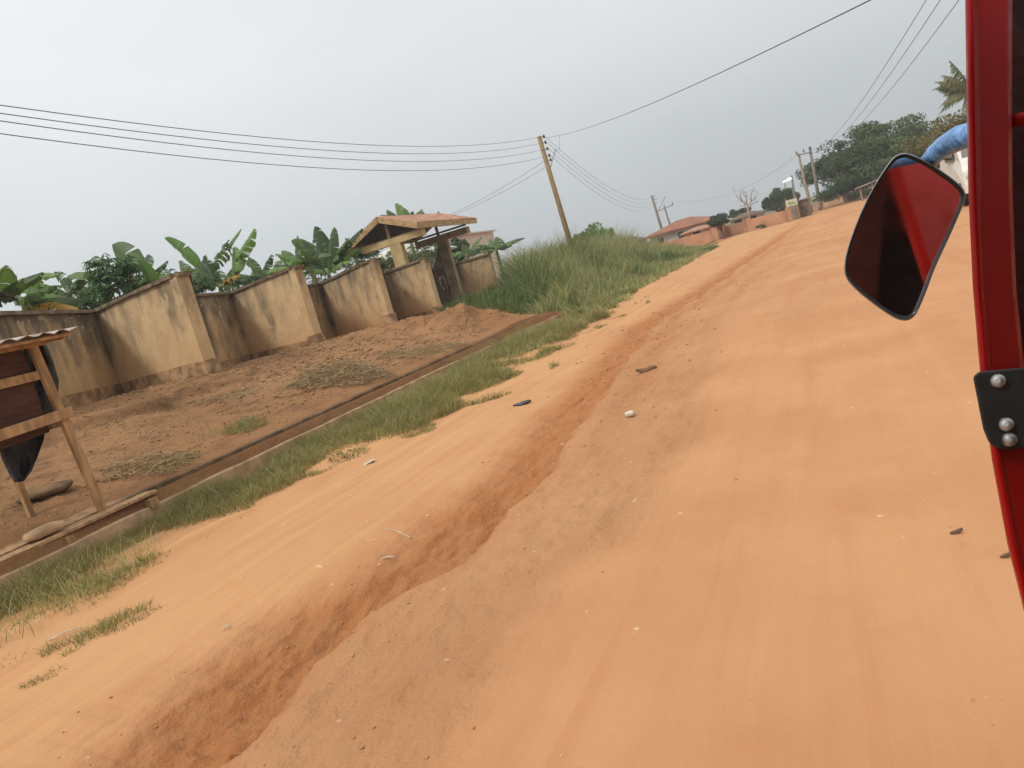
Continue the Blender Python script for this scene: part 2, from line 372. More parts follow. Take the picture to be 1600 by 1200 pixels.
def sheet(name, i0, i1, mat):
    sl = slice(i0, i1+1); X = GX[:, sl]; n = X.shape[1]; m = X.shape[0]
    V = np.stack([X, GY[:, sl], TZ[:, sl]], -1).reshape(-1, 3)
    ii = (np.arange(m-1)[:, None]*n+np.arange(n-1)[None]).ravel()
    Fc = np.stack([ii, ii+1, ii+n+1, ii+n], -1)
    me = mesh_np(name, V, Fc, True, {'damp_shade': TD[:, sl].ravel(), 'clod': TC[:, sl].ravel(), 'orange': TO[:, sl].ravel()})
    return tag(link(name, me, mat), kind='structure')
ia = int(np.searchsorted(xs, -6.66)); ib = int(np.searchsorted(xs, -5.35))
sheet('plot_ground', 0, ia, M_PLOT); sheet('roadside_verge', ia, ib, M_ROAD); sheet('dirt_road', ib, len(xs)-1, M_ROAD)
r0 = 1600
gm = MB(); gm.add([(-r0, -r0, -.45), (r0, -r0, -.45), (r0, r0, -.45), (-r0, r0, -.45)], [(0, 1, 2, 3)])
tag(gm.build('ground', simple('far_ground', (.16, .16, .07), .35, .02)), kind='structure')
def tz(x, y): return float(terrain(np.array([x]), np.array([y]))[0])

def PT(px, py):
    r = ray(px, py); r = r/np.linalg.norm(r); t = np.concatenate([np.linspace(1.2, 12, 700), np.linspace(12, 60, 1500)[1:]])
    P = O[None]+r[None]*t[:, None]; b = P[:, 2]-terrain(P[:, 0], P[:, 1]); k = int(np.argmax(b < 0)); return P[k]
# ------------------------------------------------------------------ drain
dr_ = empty('concrete_drain', (-6.9, 8, 0), 'open concrete roadside drain with a pale lip running along the bare plot', 'drain')
def wallstrip(x0f, w, ztop, zbot, y0, y1, seed):
    ysd = np.arange(y0, y1, .12); mb = MB(); v = []
    for y in ysd:
        j = .012*float(fbm(np.array([y*3.]), np.array([seed]), 3)[0]); jz = .012*float(fbm(np.array([y*1.4]), np.array([seed+4.]), 3)[0])
        x = xl(y)+x0f+j
        zt = (ztop(y) if callable(ztop) else ztop)+jz
        v += [(x, y, zbot), (x, y, zt-.012), (x-.012, y, zt), (x-w+.012, y, zt), (x-w, y, zt-.012), (x-w, y, zbot)]
    n = len(ysd); f = [(i*6+k, i*6+6+k, i*6+7+k, i*6+k+1) for i in range(n-1) for k in range(5)]
    f += [tuple(range(6)), tuple((n-1)*6+k for k in range(5, -1, -1))]
    return mb.add(v, f)
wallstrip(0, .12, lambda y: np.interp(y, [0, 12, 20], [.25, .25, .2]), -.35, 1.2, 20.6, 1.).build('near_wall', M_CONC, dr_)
wallstrip(-.46, .12, lambda y: np.interp(y, [0, 12, 20], [.37, .35, .31]), -.35, 1.2, 20.9, 5.).build('far_wall', M_CONCD, dr_)  # shade on the channel side put into this dark concrete colour

# ------------------------------------------------------------------ compound wall
cw = empty('compound_wall', (-13, 15, 1.2), 'ochre plastered zigzag compound wall stained black, standing on the bare plot', 'wall')
def prism_between(a, b, t, z0a, z0b, z1a, z1b, nseg=10, wob=.012, off=0):
    a = np.array(a, float); b = np.array(b, float); d = (b-a); Ln = np.linalg.norm(d); d /= Ln; nrm = np.array([d[1], -d[0]])
    mb = MB(); v = []; hv = []
    nz = 8
    for side in (0, 1):
        for i in range(nseg+1):
            for k in range(nz+1):
                s = i/nseg; q = k/nz; p = a+d*Ln*s + nrm*(off+(t/2 if side == 0 else -t/2))
                wv = wob*float(fbm(np.array([p[0]*1.3+p[1]*.7]), np.array([q*2+side*5.]), 3)[0]) if 0 < i < nseg else 0
                v.append((p[0]+nrm[0]*wv, p[1]+nrm[1]*wv, (z0a*(1-s)+z0b*s)*(1-q)+(z1a*(1-s)+z1b*s)*q)); hv.append(q)
    m = nz+1; B = (nseg+1)*m; f = []
    for i in range(nseg):
        for k in range(nz):
            f.append((i*m+k, (i+1)*m+k, (i+1)*m+k+1, i*m+k+1)); f.append((B+i*m+k, B+i*m+k+1, B+(i+1)*m+k+1, B+(i+1)*m+k))
        f.append((i*m+nz, (i+1)*m+nz, B+(i+1)*m+nz, B+i*m+nz)); f.append((i*m, B+i*m, B+(i+1)*m, (i+1)*m))
    for k in range(nz):
        f.append((k, k+1, B+k+1, B+k)); f.append((nseg*m+k, B+nseg*m+k, B+nseg*m+k+1, nseg*m+k+1))
    mb.add(v, f)
    me = mb.mesh('panel'); me.attributes['hv'].data.foreach_set('value', np.array(hv, np.float32)); return me
def panel(a, b, ta, tb, grime_shade, plinth=0, name='wall_panel', root=None, cop=True):
    root = root or cw
    za, zb = tz(*a)-.5, tz(*b)-.5; za = max(za, .2); zb = max(zb, .2)
    o = link(name, prism_between(a, b, .16, za, zb, ta, tb), M_PLAS, root); o['grime_shade'] = grime_shade  # stain plus painted shade: darker on panels turned from the light
    ax = np.array(a); bx = np.array(b); d = (bx-ax)/np.linalg.norm(bx-ax)
    if cop:
        e = ax-d*.02; g = bx+d*.06
        o = link('coping', prism_between(e, g, .30, ta+.002, tb+.002, ta+.085, tb+.085, 8, .02), M_COPING, root)
    if plinth:
        o = link('plinth', prism_between(ax-d*.01, bx-d*.05, .25, za, zb, za+.5+plinth, zb+.5+plinth, 12, .03), M_PLINTH, root)
cp = {'c0': (-12.3, 7.9), 'L': (-14.6, 9.8), 'f1': (-16.9, 13.9), 'c1': (-12.7, 12.65), 's2': (-16.6, 16.75), 'f2': (-17.5, 19.4), 'c2': (-13.8, 18.0),
      's3': (-18.9, 24.6), 'f3': (-19.2, 26.5), 'c3': (-14.3, 22.9), 's4': (-19.2, 30.8), 'c4': (-15.4, 28.5)}
T1 = 3.42; T2 = 3.38; T3 = 3.33; T4 = 3.2
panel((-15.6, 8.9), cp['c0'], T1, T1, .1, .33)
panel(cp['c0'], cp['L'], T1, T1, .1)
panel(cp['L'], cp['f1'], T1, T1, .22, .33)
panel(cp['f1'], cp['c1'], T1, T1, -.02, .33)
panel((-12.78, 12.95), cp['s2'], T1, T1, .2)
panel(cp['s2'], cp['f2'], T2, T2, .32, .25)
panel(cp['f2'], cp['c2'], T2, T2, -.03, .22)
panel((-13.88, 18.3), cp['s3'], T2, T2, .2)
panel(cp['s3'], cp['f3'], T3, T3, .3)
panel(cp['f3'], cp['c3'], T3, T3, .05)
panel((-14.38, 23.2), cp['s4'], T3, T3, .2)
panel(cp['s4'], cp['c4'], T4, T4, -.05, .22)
def pier(c, T, L=.27, root=None):
    x, y = c; z0 = tz(x, y)-.5
    link('plinth', prism_between((x, y-.13), (x, y+L+.03), .29, z0, z0, z0+.80, z0+.80, 4, .02), M_PLINTH, root or cw)
    m = prism_between((x, y-.09), (x, y+L), .2, z0, z0, T, T, 3, .0); o = link('pier', m, M_PLAS, root or cw); o['grime_shade'] = -.08  # lower value paints the road-facing pier lighter
    link('coping', prism_between((x, y-.07), (x, y+L+.04), .33, T+.001, T+.001, T+.083, T+.083, 2, 0), M_COPING, root or cw)
pier((-12.68, 12.62), T1-.002); pier((-13.78, 17.97), T2-.002); pier((-14.28, 22.87), T3-.002); pier((-15.38, 28.47), T4-.002); pier((-12.28, 7.87), T1-.002)

# second stretch of wall right of the gate
cw2 = empty('compound_wall', (-17, 39, .9), 'short ochre wall stretch right of the gate, half hidden in tall grass', 'wall')
c5 = (-16.7, 38.2); c5t = float(PX(770, 397, -16.7)[2])
fo = PX(712, 420, -19.0)
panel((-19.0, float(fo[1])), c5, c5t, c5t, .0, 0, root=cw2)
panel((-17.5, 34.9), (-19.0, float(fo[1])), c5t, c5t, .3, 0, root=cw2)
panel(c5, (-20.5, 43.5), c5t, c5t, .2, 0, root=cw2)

# ------------------------------------------------------------------ gatehouse
gh = empty('gatehouse', (-17.5, 33, .9), 'cream gate canopy with orange gable roof on two T shaped pillars', 'gatehouse')
def T(yc, xr, xle, xp, pw, ztop, zbot, mat):
    MB().box((xle, yc-.17, zbot), (xr, yc+.17, ztop)).build('beam', mat, gh)
    o = MB().box((xp-pw/2, yc-.16, .3), (xp+pw/2, yc+.16, zbot-.003)).build('pillar', mat, gh)
M_CREAMP = M_CREAM
T(29.95, -15.76, -18.95, -17.25, .58, 4.58, 4.30, M_CREAM)
T(34.6, -15.83, -18.8, -17.35, .52, 4.50, 4.20, simple('shaded_cream_render', (.36, .27, .15), .3, 2.2))  # shade on the rear frame put into a darker cream
rx, ex0, ex1, zr, ze = -17.5, -19.3, -15.7, 5.60, 4.86
y0, y1 = 29.4, 35.5
for sgn, ex in ((1, ex1), (-1, ex0)):
    n = 46; v = []; f = []
    for i in range(n+1):
        y = y0+(y1-y0)*i/n; dz = .02*(i % 2)
        v += [(rx, y, zr+dz), (ex, y, ze+dz)]
    f = [(2*i, 2*i+1, 2*i+3, 2*i+2) if sgn > 0 else (2*i, 2*i+2, 2*i+3, 2*i+1) for i in range(n)]
    b = len(v); v += [(p[0], p[1], p[2]-.03) for p in v]; f += [tuple(b+k for k in reversed(q)) for q in f]
    MB().add(v, f).build('roof_slope', M_ROOFO, gh)
    # soffit lining and rafters
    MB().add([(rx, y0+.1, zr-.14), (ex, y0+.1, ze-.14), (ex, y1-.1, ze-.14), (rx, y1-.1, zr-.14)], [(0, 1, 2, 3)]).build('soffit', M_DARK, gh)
    MB().bar((ex, y0, ze-.14), (ex, y1, ze-.14), .05, .26).build('eave_board', M_FASC, gh)
    for yy in (y0, y1):
        MB().bar((rx, yy, zr-.13), (ex, yy, ze-.14), .05, .26).build('barge_board', M_FASC, gh)
MB().bar((rx, 29.95, 4.58), (rx, 29.95, zr-.15), .12, .12).build('king_post', M_WOOD, gh)
MB().bar((rx, 34.6, 4.50), (rx, 34.6, zr-.15), .12, .12).build('king_post', M_WOOD, gh)
for yy in (30.3, 34.9):
    MB().bar((ex0+.35, yy, ze-.22), (ex1-.35, yy, ze-.22), .1, .09).build('tie_beam', M_WOOD, gh)

gt = empty('metal_gate', (-17.6, 33, .9), 'rusty brown steel double gate with white marks under the canopy', 'gate')
for (ya, yb, ha, hb) in ((30.3, 33.05, 4.1, 3.0), (33.1, 34.4, 3.0, 3.9)):
    n = 8; 
    v = []; f = []
    for i in range(n+1):
        s = i/n; y = ya+(yb-ya)*s; t_ = (s if ha > hb else 1-s); h = max(ha, hb)-(abs(ha-hb))*math.sin(t_*math.pi/2)
        v += [(-17.62, y, .95), (-17.62, y, h), (-17.57, y, .95), (-17.57, y, h)]
    for i in range(n):
        a = 4*i; b = a+4; f += [(a, a+1, b+1, b), (a+2, b+2, b+3, a+3), (a+1, a+3, b+3, b+1)]
    f += [(0, 2, 3, 1), (4*n, 4*n+1, 4*n+3, 4*n+2)]
    lf = MB().add(v, f).build('gate_leaf', M_RUST, gt)
    for k in range(4):
        y = ya+(yb-ya)*(k+.5)/4
        MB().bar((-17.54, y, 1.0), (-17.54, y, 2.9), .05, .04).build('frame_bar', M_RUST, gt)
mk = MB()
for (y, z, s) in ((32.2, 2.15, .3), (33.6, 2.2, .34)):
    pts = [(-17.51, y+s*math.cos(a)*.45, z+s*.9*math.sin(a)) for a in np.linspace(.6, 5.4, 12)]
    MB().tube(pts, .02, 4).build('painted_mark', M_CHIP, gt)
MB().tube([(-17.51, 33.9, 2.6), (-17.51, 34.05, 1.9)], .02, 4).build('painted_mark', M_CHIP, gt)

# ------------------------------------------------------------------ kiosk on the drain
ks = empty('wooden_kiosk', (-7.0, 5.0, .33), 'rough timber kiosk frame with tin roof and brown sheet sides over the drain', 'kiosk')
z0k = .36
MB().bar((-7.0, 5.10, z0k), (-7.0, 4.98, 2.16), .085, .05, (1, 0, 0)).build('post', M_WOOD, ks)
MB().bar((-7.95, 5.02, z0k-.02), (-7.95, 5.0, 2.1), .06, .06, (1, 0, 0)).build('post', M_WOOD, ks)
MB().bar((-7.0, 3.3, z0k-.02), (-7.0, 3.3, 2.16), .085, .05, (1, 0, 0)).build('post', M_WOOD, ks)
MB().bar((-7.95, 3.3, z0k-.02), (-7.95, 3.3, 2.1), .06, .06, (1, 0, 0)).build('post', M_WOOD, ks)
MB().bar((-6.965, 3.2, 1.33), (-6.965, 5.12, 1.40), .10, .045, (1, 0, 0)).build('rail', M_WOOD, ks)
MB().bar((-7.035, 3.2, 1.80), (-7.035, 5.02, 1.815), .085, .04, (1, 0, 0)).build('rail', M_WOOD, ks)
MB().bar((-6.965, 3.2, 2.115), (-6.965, 5.1, 2.115), .07, .05, (1, 0, 0)).build('rail', M_WOOD, ks)
MB().bar((-7.0, 5.04, 1.33), (-7.95, 5.04, 1.30), .08, .04, (0, 1, 0)).build('rail', M_WOOD, ks)
M_PLY = simple('brown_board', (.085, .036, .022), .3, 4, .8, .2, vec=(1, 1, 6))
MB().add([(-7.06, 3.2, 1.18), (-7.06, 4.9, 1.27), (-7.06, 4.92, 2.1), (-7.06, 3.2, 2.1), (-7.075, 3.2, 1.18), (-7.075, 4.9, 1.27), (-7.075, 4.92, 2.1), (-7.075, 3.2, 2.1)],
    [(0, 1, 2, 3), (7, 6, 5, 4), (1, 5, 6, 2), (2, 6, 7, 3), (0, 4, 5, 1), (0, 3, 7, 4)]).build('side_board', M_PLY, ks)
n = 44; v = []; 
for i in range(n+1):
    y = 3.0+2.35*i/n; dz = .016*math.sin(i*1.9)
    v += [(-6.78, y, 2.165+dz), (-8.2, y, 2.30+dz)]
f = [(2*i, 2*i+1, 2*i+3, 2*i+2) for i in range(n)]; b = len(v); v += [(p[0], p[1], p[2]-.006) for p in v]; f += [tuple(b+k for k in reversed(q)) for q in f]
MB().add(v, f).build('tin_roof', M_TIN, ks)
MB().bar((-6.85, 3.0, 2.125), (-6.85, 5.3, 2.125), .03, .06, (1, 0, 0)).build('roof_batten', M_WOOD, ks)
MB().bar((-6.85, 5.22, 2.12), (-8.15, 5.22, 2.24), .04, .06).build('roof_batten', M_WOOD, ks)
# tarpaulin hanging behind the frame
def tarp():
    rows = [(526, 34, 62), (545, 36, 74), (570, 34, 84), (600, 30, 92), (625, 20, 91), (645, 10, 86), (662, 6, 74), (690, -2, 68), (712, 4, 60), (735, 14, 50), (750, 24, 38)]
    v = []; nu = 18; R_ = []
    for i in range(len(rows)-1):
        for k in range(4):
            R_.append([rows[i][j]+(rows[i+1][j]-rows[i][j])*k/4 for j in range(3)])
    R_.append(list(rows[-1]))
    for j, (py, l, r) in enumerate(R_):
        for i in range(nu+1):
            u = i/nu; px = l+(r-l)*u
            p = PX(px, py-(px-50)*.28*.5, -7.30+.05*math.sin(u*8+j*.17)+.022*math.sin(u*19-j*.4)+.03*math.sin(j*.5)); v.append(tuple(p))
    n = len(R_); f = [(j*(nu+1)+i, j*(nu+1)+i+1, (j+1)*(nu+1)+i+1, (j+1)*(nu+1)+i) for j in range(n-1) for i in range(nu)]
    b = len(v); v += [(q[0]-.004, q[1], q[2]) for q in v]; f += [tuple(b+k for k in reversed(q)) for q in f]
    return MB().add(v, f, True).build('tarpaulin', M_TARP)
tag(tarp(), 'black tarpaulin hanging in folds from the kiosk frame', 'tarpaulin')
# plank deck over the drain, with its block
pk = empty('plank_platform', (-7.3, 4.6, .3), 'worn planks laid over the drain in front of the kiosk', 'planks')
for (xa, ya, xb_, yb, w_, zc) in ((-6.93, 3.0, -6.90, 5.62, .20, .335), (-7.18, 3.1, -7.16, 5.42, .22, .345), (-7.46, 3.0, -7.42, 5.30, .22, .340)):
    MB().bar((xa, ya, zc), (xb_, yb, zc+.03), w_, .03).build('plank', M_WOOD, pk)
MB().bar((-6.78, 4.55, .27), (-7.6, 4.55, .29), .07, .09).build('bearer', M_WOOD, pk)
MB().bar((-6.76, 5.5, .27), (-7.62, 5.5, .29), .10, .10).build('bearer', M_WOOD, pk)
def rock(name, c, r, mat, sc=(1, 1, 1), seed=0, label=None, cat=None, group=None, kind=None, rot=0, parent=None, box=False):
    rg = random.Random(seed); v = []; nu, nv = 10, 6
    for j in range(nv+1):
        ph = math.pi*j/nv
        for i in range(nu):
            th = 2*math.pi*i/nu
            p = Vector((math.sin(ph)*math.cos(th), math.sin(ph)*math.sin(th), math.cos(ph)))
            if box: k = 1/max(abs(p.x), abs(p.y), abs(p.z))**.8; p = p*k*.8
            p *= 1+rg.uniform(-.10, .10)*(0 if box else 1)
            q = Vector((p.x*r*sc[0], p.y*r*sc[1], p.z*r*sc[2]))
            q = Matrix.Rotation(rot, 3, 'Z') @ q
            v.append(q+Vector(c))
    f = [(j*nu+i, j*nu+(i+1) % nu, (j+1)*nu+(i+1) % nu, (j+1)*nu+i) for j in range(nv) for i in range(nu)]
    o = MB().add(v, [q[::-1] for q in f], True).build(name, mat, parent)
    return tag(o, label, cat, group, kind)
rock('mud_block', (-6.98, 4.47, .425), .1, M_CONC, (1.1, 2.4, .62), 3, 'rounded mud block lying on the planks beside the kiosk', 'block', box=True)
p = PT(75, 772); rock('stone_slab', (p[0], p[1], tz(p[0], p[1])+.03), .2, M_CONCD, (1.0, 1.6, .35), 5, 'flat mossy stone slab on the bare soil behind the kiosk post', 'stone')

# ------------------------------------------------------------------ grass
def blades(name, P, Hh, Wd, lean, mat, segs=3, curl=.5, dryp=.12, label=None, cat='grass', windx=0.0):
    n = len(P); az = rng.uniform(0, 2*np.pi, n); dx = np.cos(az); dy = np.sin(az)
    ln = lean*rng.uniform(.3, 1.3, n)*Hh
    fa = rng.uniform(0, np.pi, n)*1.0; wx = np.cos(fa); wy = np.sin(fa)
    V = np.zeros((n, 2*segs+1, 3), np.float32); tint = np.zeros((n, 2*segs+1), np.float32)
    tv = rng.random(n)*.84; tv[rng.random(n) < dryp] = 1.0
    for k in range(segs+1):
        t = k/segs; bx = P[:, 0]+(dx*ln+windx*Hh)*t**(1+curl*1.6); by = P[:, 1]+dy*ln*t**(1+curl*1.6)
        bz = P[:, 2]-.02+Hh*(t-.22*lean*t*t*1.5)
        ww = Wd*(1-t*.75)*.5
        if k < segs:
            V[:, 2*k, 0] = bx-wx*ww; V[:, 2*k, 1] = by-wy*ww; V[:, 2*k, 2] = bz
            V[:, 2*k+1, 0] = bx+wx*ww; V[:, 2*k+1, 1] = by+wy*ww; V[:, 2*k+1, 2] = bz
        else: V[:, 2*k, 0] = bx; V[:, 2*k, 1] = by; V[:, 2*k, 2] = bz
        tint[:, 2*k] = tv
        if k < segs: tint[:, 2*k+1] = tv
    base = np.arange(n)[:, None]*(2*segs+1); T = []
    for k in range(segs-1): T += [base+np.array([[2*k, 2*k+1, 2*k+3]]), base+np.array([[2*k, 2*k+3, 2*k+2]])]
    T.append(base+np.array([[2*segs-2, 2*segs-1, 2*segs]]))
    Fc = np.concatenate(T, 0)
    me = mesh_np(name, V.reshape(-1, 3), Fc, False, {'tint': tint.ravel()})
    return tag(link(name, me, mat), label, cat if label else None, None, 'stuff')

def xr_tall(y): return np.interp(y, [12, 14.6, 19, 24.9, 31, 40, 49.5, 56], [-5.0, -5.05, -5.5, -6.0, -5.9, -6.15, -6.5, -7.6])
# tall elephant grass
n = 170000
x = rng.uniform(-27, -5, n); y = 15+43*rng.random(n)**.85
xe = xr_tall(y)+.35*fbm(y*1.1, y*0+4., 3)
d = xe-x
hh = np.clip(.18+.22*d+.13*np.maximum(d-1.5, 0)*1.2, 0, 2.25)*(1-.45*sst(46, 57, y)*(x > -13))
front = (y-(21.0+(-8.0-x)*.98))                       # distance behind the plot's soil edge
hh = np.minimum(hh, .45+.30*np.clip(front, 0, 30)+.6*sst(4, 7, front))
inlot = (x < xl(y)) & (y < 21.3)
gate = ((x < -15.2) & (y < 27)) | ((x < -17.2) & (y < 40))
keep = (d > 0) & (front > 0) & ~inlot & (y < 57.5) & ~gate & (x > -.62*y+0)
gl_ = sst(1.4, -.4, x+.43*y); hh = hh*(1-gl_)+np.minimum(hh, .42+.25*sst(0, 1.5, front))*gl_
hh = hh*(1+.35*fbm(x*.4, y*.4, 2)+.75*fbm(x*1.5, y*1.5, 2))
keepn = fbm(x*1.9+5, y*1.9, 2) > -.22
wgt = np.where(y < 30, 1, .75)*np.where(d > 9, .35, 1)
keep &= (rng.random(n) < wgt) & keepn
dark = (front < 5.5) & (x < -9) | (x < -.43*y+.6) | (fbm(x*.5+3, y*.35, 3) > .22)
P = np.stack([x, y, terrain(x, y)], -1)
kk = keep & ~dark
blades('tall_grass', P[kk], hh[kk]*rng.uniform(.6, 1.12, kk.sum()), .024+.022*rng.random(kk.sum()), .6, M_GRASS, 3, label='tall light green elephant grass filling the plot beside the road')
kk = keep & dark
blades('tall_grass', P[kk], hh[kk]*rng.uniform(.6, 1.12, kk.sum()), .024+.022*rng.random(kk.sum()), .6, M_GRASSD, 3, label='darker green tall grass growing before the gate and in clumps')
kb = keep & (rng.random(n) < .05) & (hh > .4)
blades('broad_weeds', P[kb], hh[kb]*rng.uniform(.5, .95, kb.sum()), .07+.05*rng.random(kb.sum()), .8, M_LIME, 3, dryp=.1, label='broad leaved weeds mixed through the tall grass')
kb = keep & (rng.random(n) < .035) & (hh > .7)
blades('dry_stalks', P[kb], hh[kb]*rng.uniform(.9, 1.3, kb.sum()), .022+.012*rng.random(kb.sum()), .35, leaf('dry_stalk_leaf', (.34, .29, .15), (.55, .48, .30), 1), 3, dryp=0, label='pale dry stalks and seed heads standing out of the tall grass')
# verge strip between drain and road
n = 150000
y = 1.9+21*rng.random(n)**1.25; x = rng.uniform(-6.9, -4.3, n)
xi = -5.72 + np.interp(y, [2, 4, 7, 8, 10.3, 14.6, 20, 23], [.55, .3, .1, .55, .9, .65, .3, .1]) + .5*fbm(y*.9, y*0+2.5, 4)
d = xi-x; pn = fbm(x*1.8, y*1.0, 4)
keep = (x > -4.0+0*x) | ((d > 0) & (x < xl(y)*1.0+9) & (x > xl(y)+.02))
keep &= (rng.random(n) < np.clip(.18+d*1.3+pn*2.4, 0, 1))
island = (d <= 0) & (d > -.75) & (fbm(x*2.2+9, y*1.5, 3) > .34)
keep = (keep & (d > 0)) | (island & (x > xl(y)))
h = np.clip(.03+.15*np.clip(d, 0, 1.2)+.30*pn, .03, .42)*rng.uniform(.5, 1.25, n)*np.interp(y, [2, 8, 20], [.95, 1.15, 1.5])
P = np.stack([x, y, terrain(x, y)], -1)
blades('verge_grass', P[keep], h[keep], np.interp(y[keep], [2, 10, 22], [.006, .010, .016]), .75, M_TURF, 2, dryp=.24, label='short patchy green grass between the drain and the dirt road')
n = 5200
y = 2.2+20*rng.random(n)**1.2; x = rng.uniform(-6.75, -5.2, n); k_ = (x > xl(y)+.03) & (fbm(x*1.4, y*.8, 3) > .02) & (x < -5.45+.5*fbm(y*.9, y*0+2.5, 4))
blades('seeding_grass', np.stack([x, y, terrain(x, y)], -1)[k_], rng.uniform(.16, .42, k_.sum()), np.interp(y[k_], [2, 22], [.005, .012]), .9, leaf('seeding_grass_blades', (.30, .30, .12), (.52, .48, .26), 2), 3, label='thin pale seeding grass stalks standing among the verge grass')
# tufts on the bare plot
def tuft(px, py, z, r, n, h, mat, label, wd=.012, lean=.9):
    p = PT(px, py); a = rng.uniform(0, 2*np.pi, n); rr = r*np.sqrt(rng.random(n))
    x = p[0]+rr*np.cos(a); y = p[1]+rr*np.sin(a)*1.3
    o = blades('grass_tuft', np.stack([x, y, terrain(x, y)], -1), h*rng.uniform(.4, 1.1, n)*(1-.5*rr/r), np.full(n, wd), lean, mat, 3, label=label)
    del o['kind']; o['category'] = 'grass tuft'; o['group'] = 'small grass tufts'
tuft(383, 668, .75, .28, 500, .26, M_TURF, 'bushy green grass tuft on the bare soil below the first wall corner')
tuft(265, 722, .55, .34, 450, .16, M_GRASSD, 'low dark grass tuft near the drain edge of the bare plot')
tuft(318, 682, .75, .22, 160, .10, M_TURF, 'thin small grass tuft left of the bushy one')
tuft(630, 555, .75, .5, 300, .13, M_TURF, 'sparse grass tuft on the soil near the middle wall panels')
tuft(712, 540, .6, .4, 200, .12, M_TURF, 'sparse grass tuft on the soil nearest the far soil mound')
for k, (px, py, r, n_, h) in enumerate(((165, 905, .16, 90, .09), (55, 965, .2, 130, .12), (545, 712, .22, 200, .16), (385, 805, .10, 60, .08), (335, 835, .14, 70, .07), (878, 543, .3, 160, .2), (880, 530, .3, 120, .2), (15, 1035, .14, 90, .08), (690, 648, .2, 110, .1))):
    tuft(px, py, 0, r, n_, h, M_TURF if k % 2 else M_GRASSD, ('lone grass tuft on the sandy road edge below the kiosk planks', 'wide low grass tuft at the lower left road edge', 'bushy grass tuft beside the white paper scrap', 'tiny grass tuft on the sand left of the gully', 'sparse creeping grass tuft along the sandy lane edge', 'rounded grass tuft where the verge meets the far lane', 'dark grass tuft just beyond the rounded one', 'small grass tuft cut by the left picture edge', 'flat grass tuft beyond the paper scrap')[k], .007 if py > 800 else .010)
# dry straw heaps
def straw(px, py, z, rx_, ry_, n, label, hh=.22):
    p = PT(px, py); mb = MB()
    for _ in range(n):
        a = random.uniform(0, 2*math.pi); r = math.sqrt(random.random()); x = p[0]+rx_*r*math.cos(a); y = p[1]+ry_*r*math.sin(a)
        zz = tz(x, y)+random.random()*hh*(1-r*r)+.005; b = random.uniform(0, math.pi*2); l = random.uniform(.15, .55)
        q = Vector((math.cos(b), math.sin(b), random.uniform(-.25, .3)))*l/2; m = Vector((0, 0, random.uniform(.0, .07)))
        c = Vector((x, y, zz)); mb.tube([c-q, c+m, c+q], (.0035 if random.random() < .75 else .007), 3, False)
    o = mb.build('straw_heap', M_STRAW); tag(o, label, 'straw heap', 'heaps of dry cut straw on the plot')
straw(530, 592, .78, 1.0, .8, 900, 'large heap of dry straw in the middle of the bare plot', .34)
straw(640, 553, .8, .7, .6, 200, 'smaller heap of dry straw towards the gate', .12)
straw(232, 728, .6, .5, .5, 150, 'thin dry straw scatter near the left end of the drain', .07)
straw(700, 545, .6, .8, .6, 120, 'thin straw scatter before the far soil mound', .07)
straw(360, 620, .6, .6, .5, 90, 'few dry twigs on the eroded bank below the wall', .06)
# scattered clods and stones on the plot and road
def scatter(name, n, fx, mat, r0_, r1_, label, cat):
    ico = [(0, 0, 1), (.9, 0, .2), (.2, .9, .1), (-.8, .3, .2), (-.3, -.85, .15), (.5, -.6, -.4), (0, 0, -.7)]
    fc = [(0, 1, 2), (0, 2, 3), (0, 3, 4), (0, 4, 5), (0, 5, 1), (6, 2, 1), (6, 3, 2), (6, 4, 3), (6, 5, 4), (6, 1, 5)]
    V = np.array(ico)[None]*np.ones((n, 1, 1)); x, y = fx(n); r = (r0_+(r1_-r0_)*rng.random(n)**3)*np.clip(y/7, .6, 2)
    V = V*(1+.5*(rng.random((n, 7, 3))-.5))*r[:, None, None]*np.array([1, 1, .6])
    a = rng.uniform(0, 6.28, n); c, s = np.cos(a)[:, None], np.sin(a)[:, None]
    X = V[..., 0]*c-V[..., 1]*s+x[:, None]; Y = V[..., 0]*s+V[..., 1]*c+y[:, None]; Z = V[..., 2]+terrain(x, y)[:, None]+r[:, None]*.2
    Fc = (np.arange(n)[:, None, None]*7+np.array(fc)[None]).reshape(-1, 3)
    o = link(name, mesh_np(name, np.stack([X, Y, Z], -1).reshape(-1, 3), Fc, True), mat); tag(o, label, cat, None, 'stuff')
def fplot(n): y = 4+24*rng.random(n); return xl(y)-.9-rng.random(n)**1.0*6, y
def fgul(n): y = 2+18*rng.random(n)**1.6; return np.interp(y, _gy, _gx)+rng.normal(.25, .55, n), y
def froad(n): y = 2+25*rng.random(n)**1.5; return rng.uniform(-5, 3, n), y
scatter('soil_clods', 9000, fplot, simple('plot_clod', (.40, .22, .115), .35, 3, .95, .1),   .005, .030, 'small soil clods scattered over the bare plot', 'clods')
scatter('soil_clods', 900, fgul, simple('gully_clod', (.50, .27, .125), .2, 4, .95, .1), .003, .020, 'crumbly clods along the eroded gully in the road', 'clods')
scatter('road_pebbles', 260, froad, M_CHIP, .003, .011, 'pale pebbles scattered on the dirt road', 'pebbles')

n = 20000
y = 4+24*rng.random(n); x = xl(y)-.7-rng.random(n)*6.2
k_ = (fbm(x*.7, y*.7, 3) > -.05) & ((y-(21.0+(-8.0-x)*.98)) < 0)
blades('straw_litter', np.stack([x, y, terrain(x, y)], -1)[k_], (.05+.12*rng.random(k_.sum())), .008+.0008*y[k_], 3.0, M_STRAW, 2, label='dry straw bits littered over the bare plot')
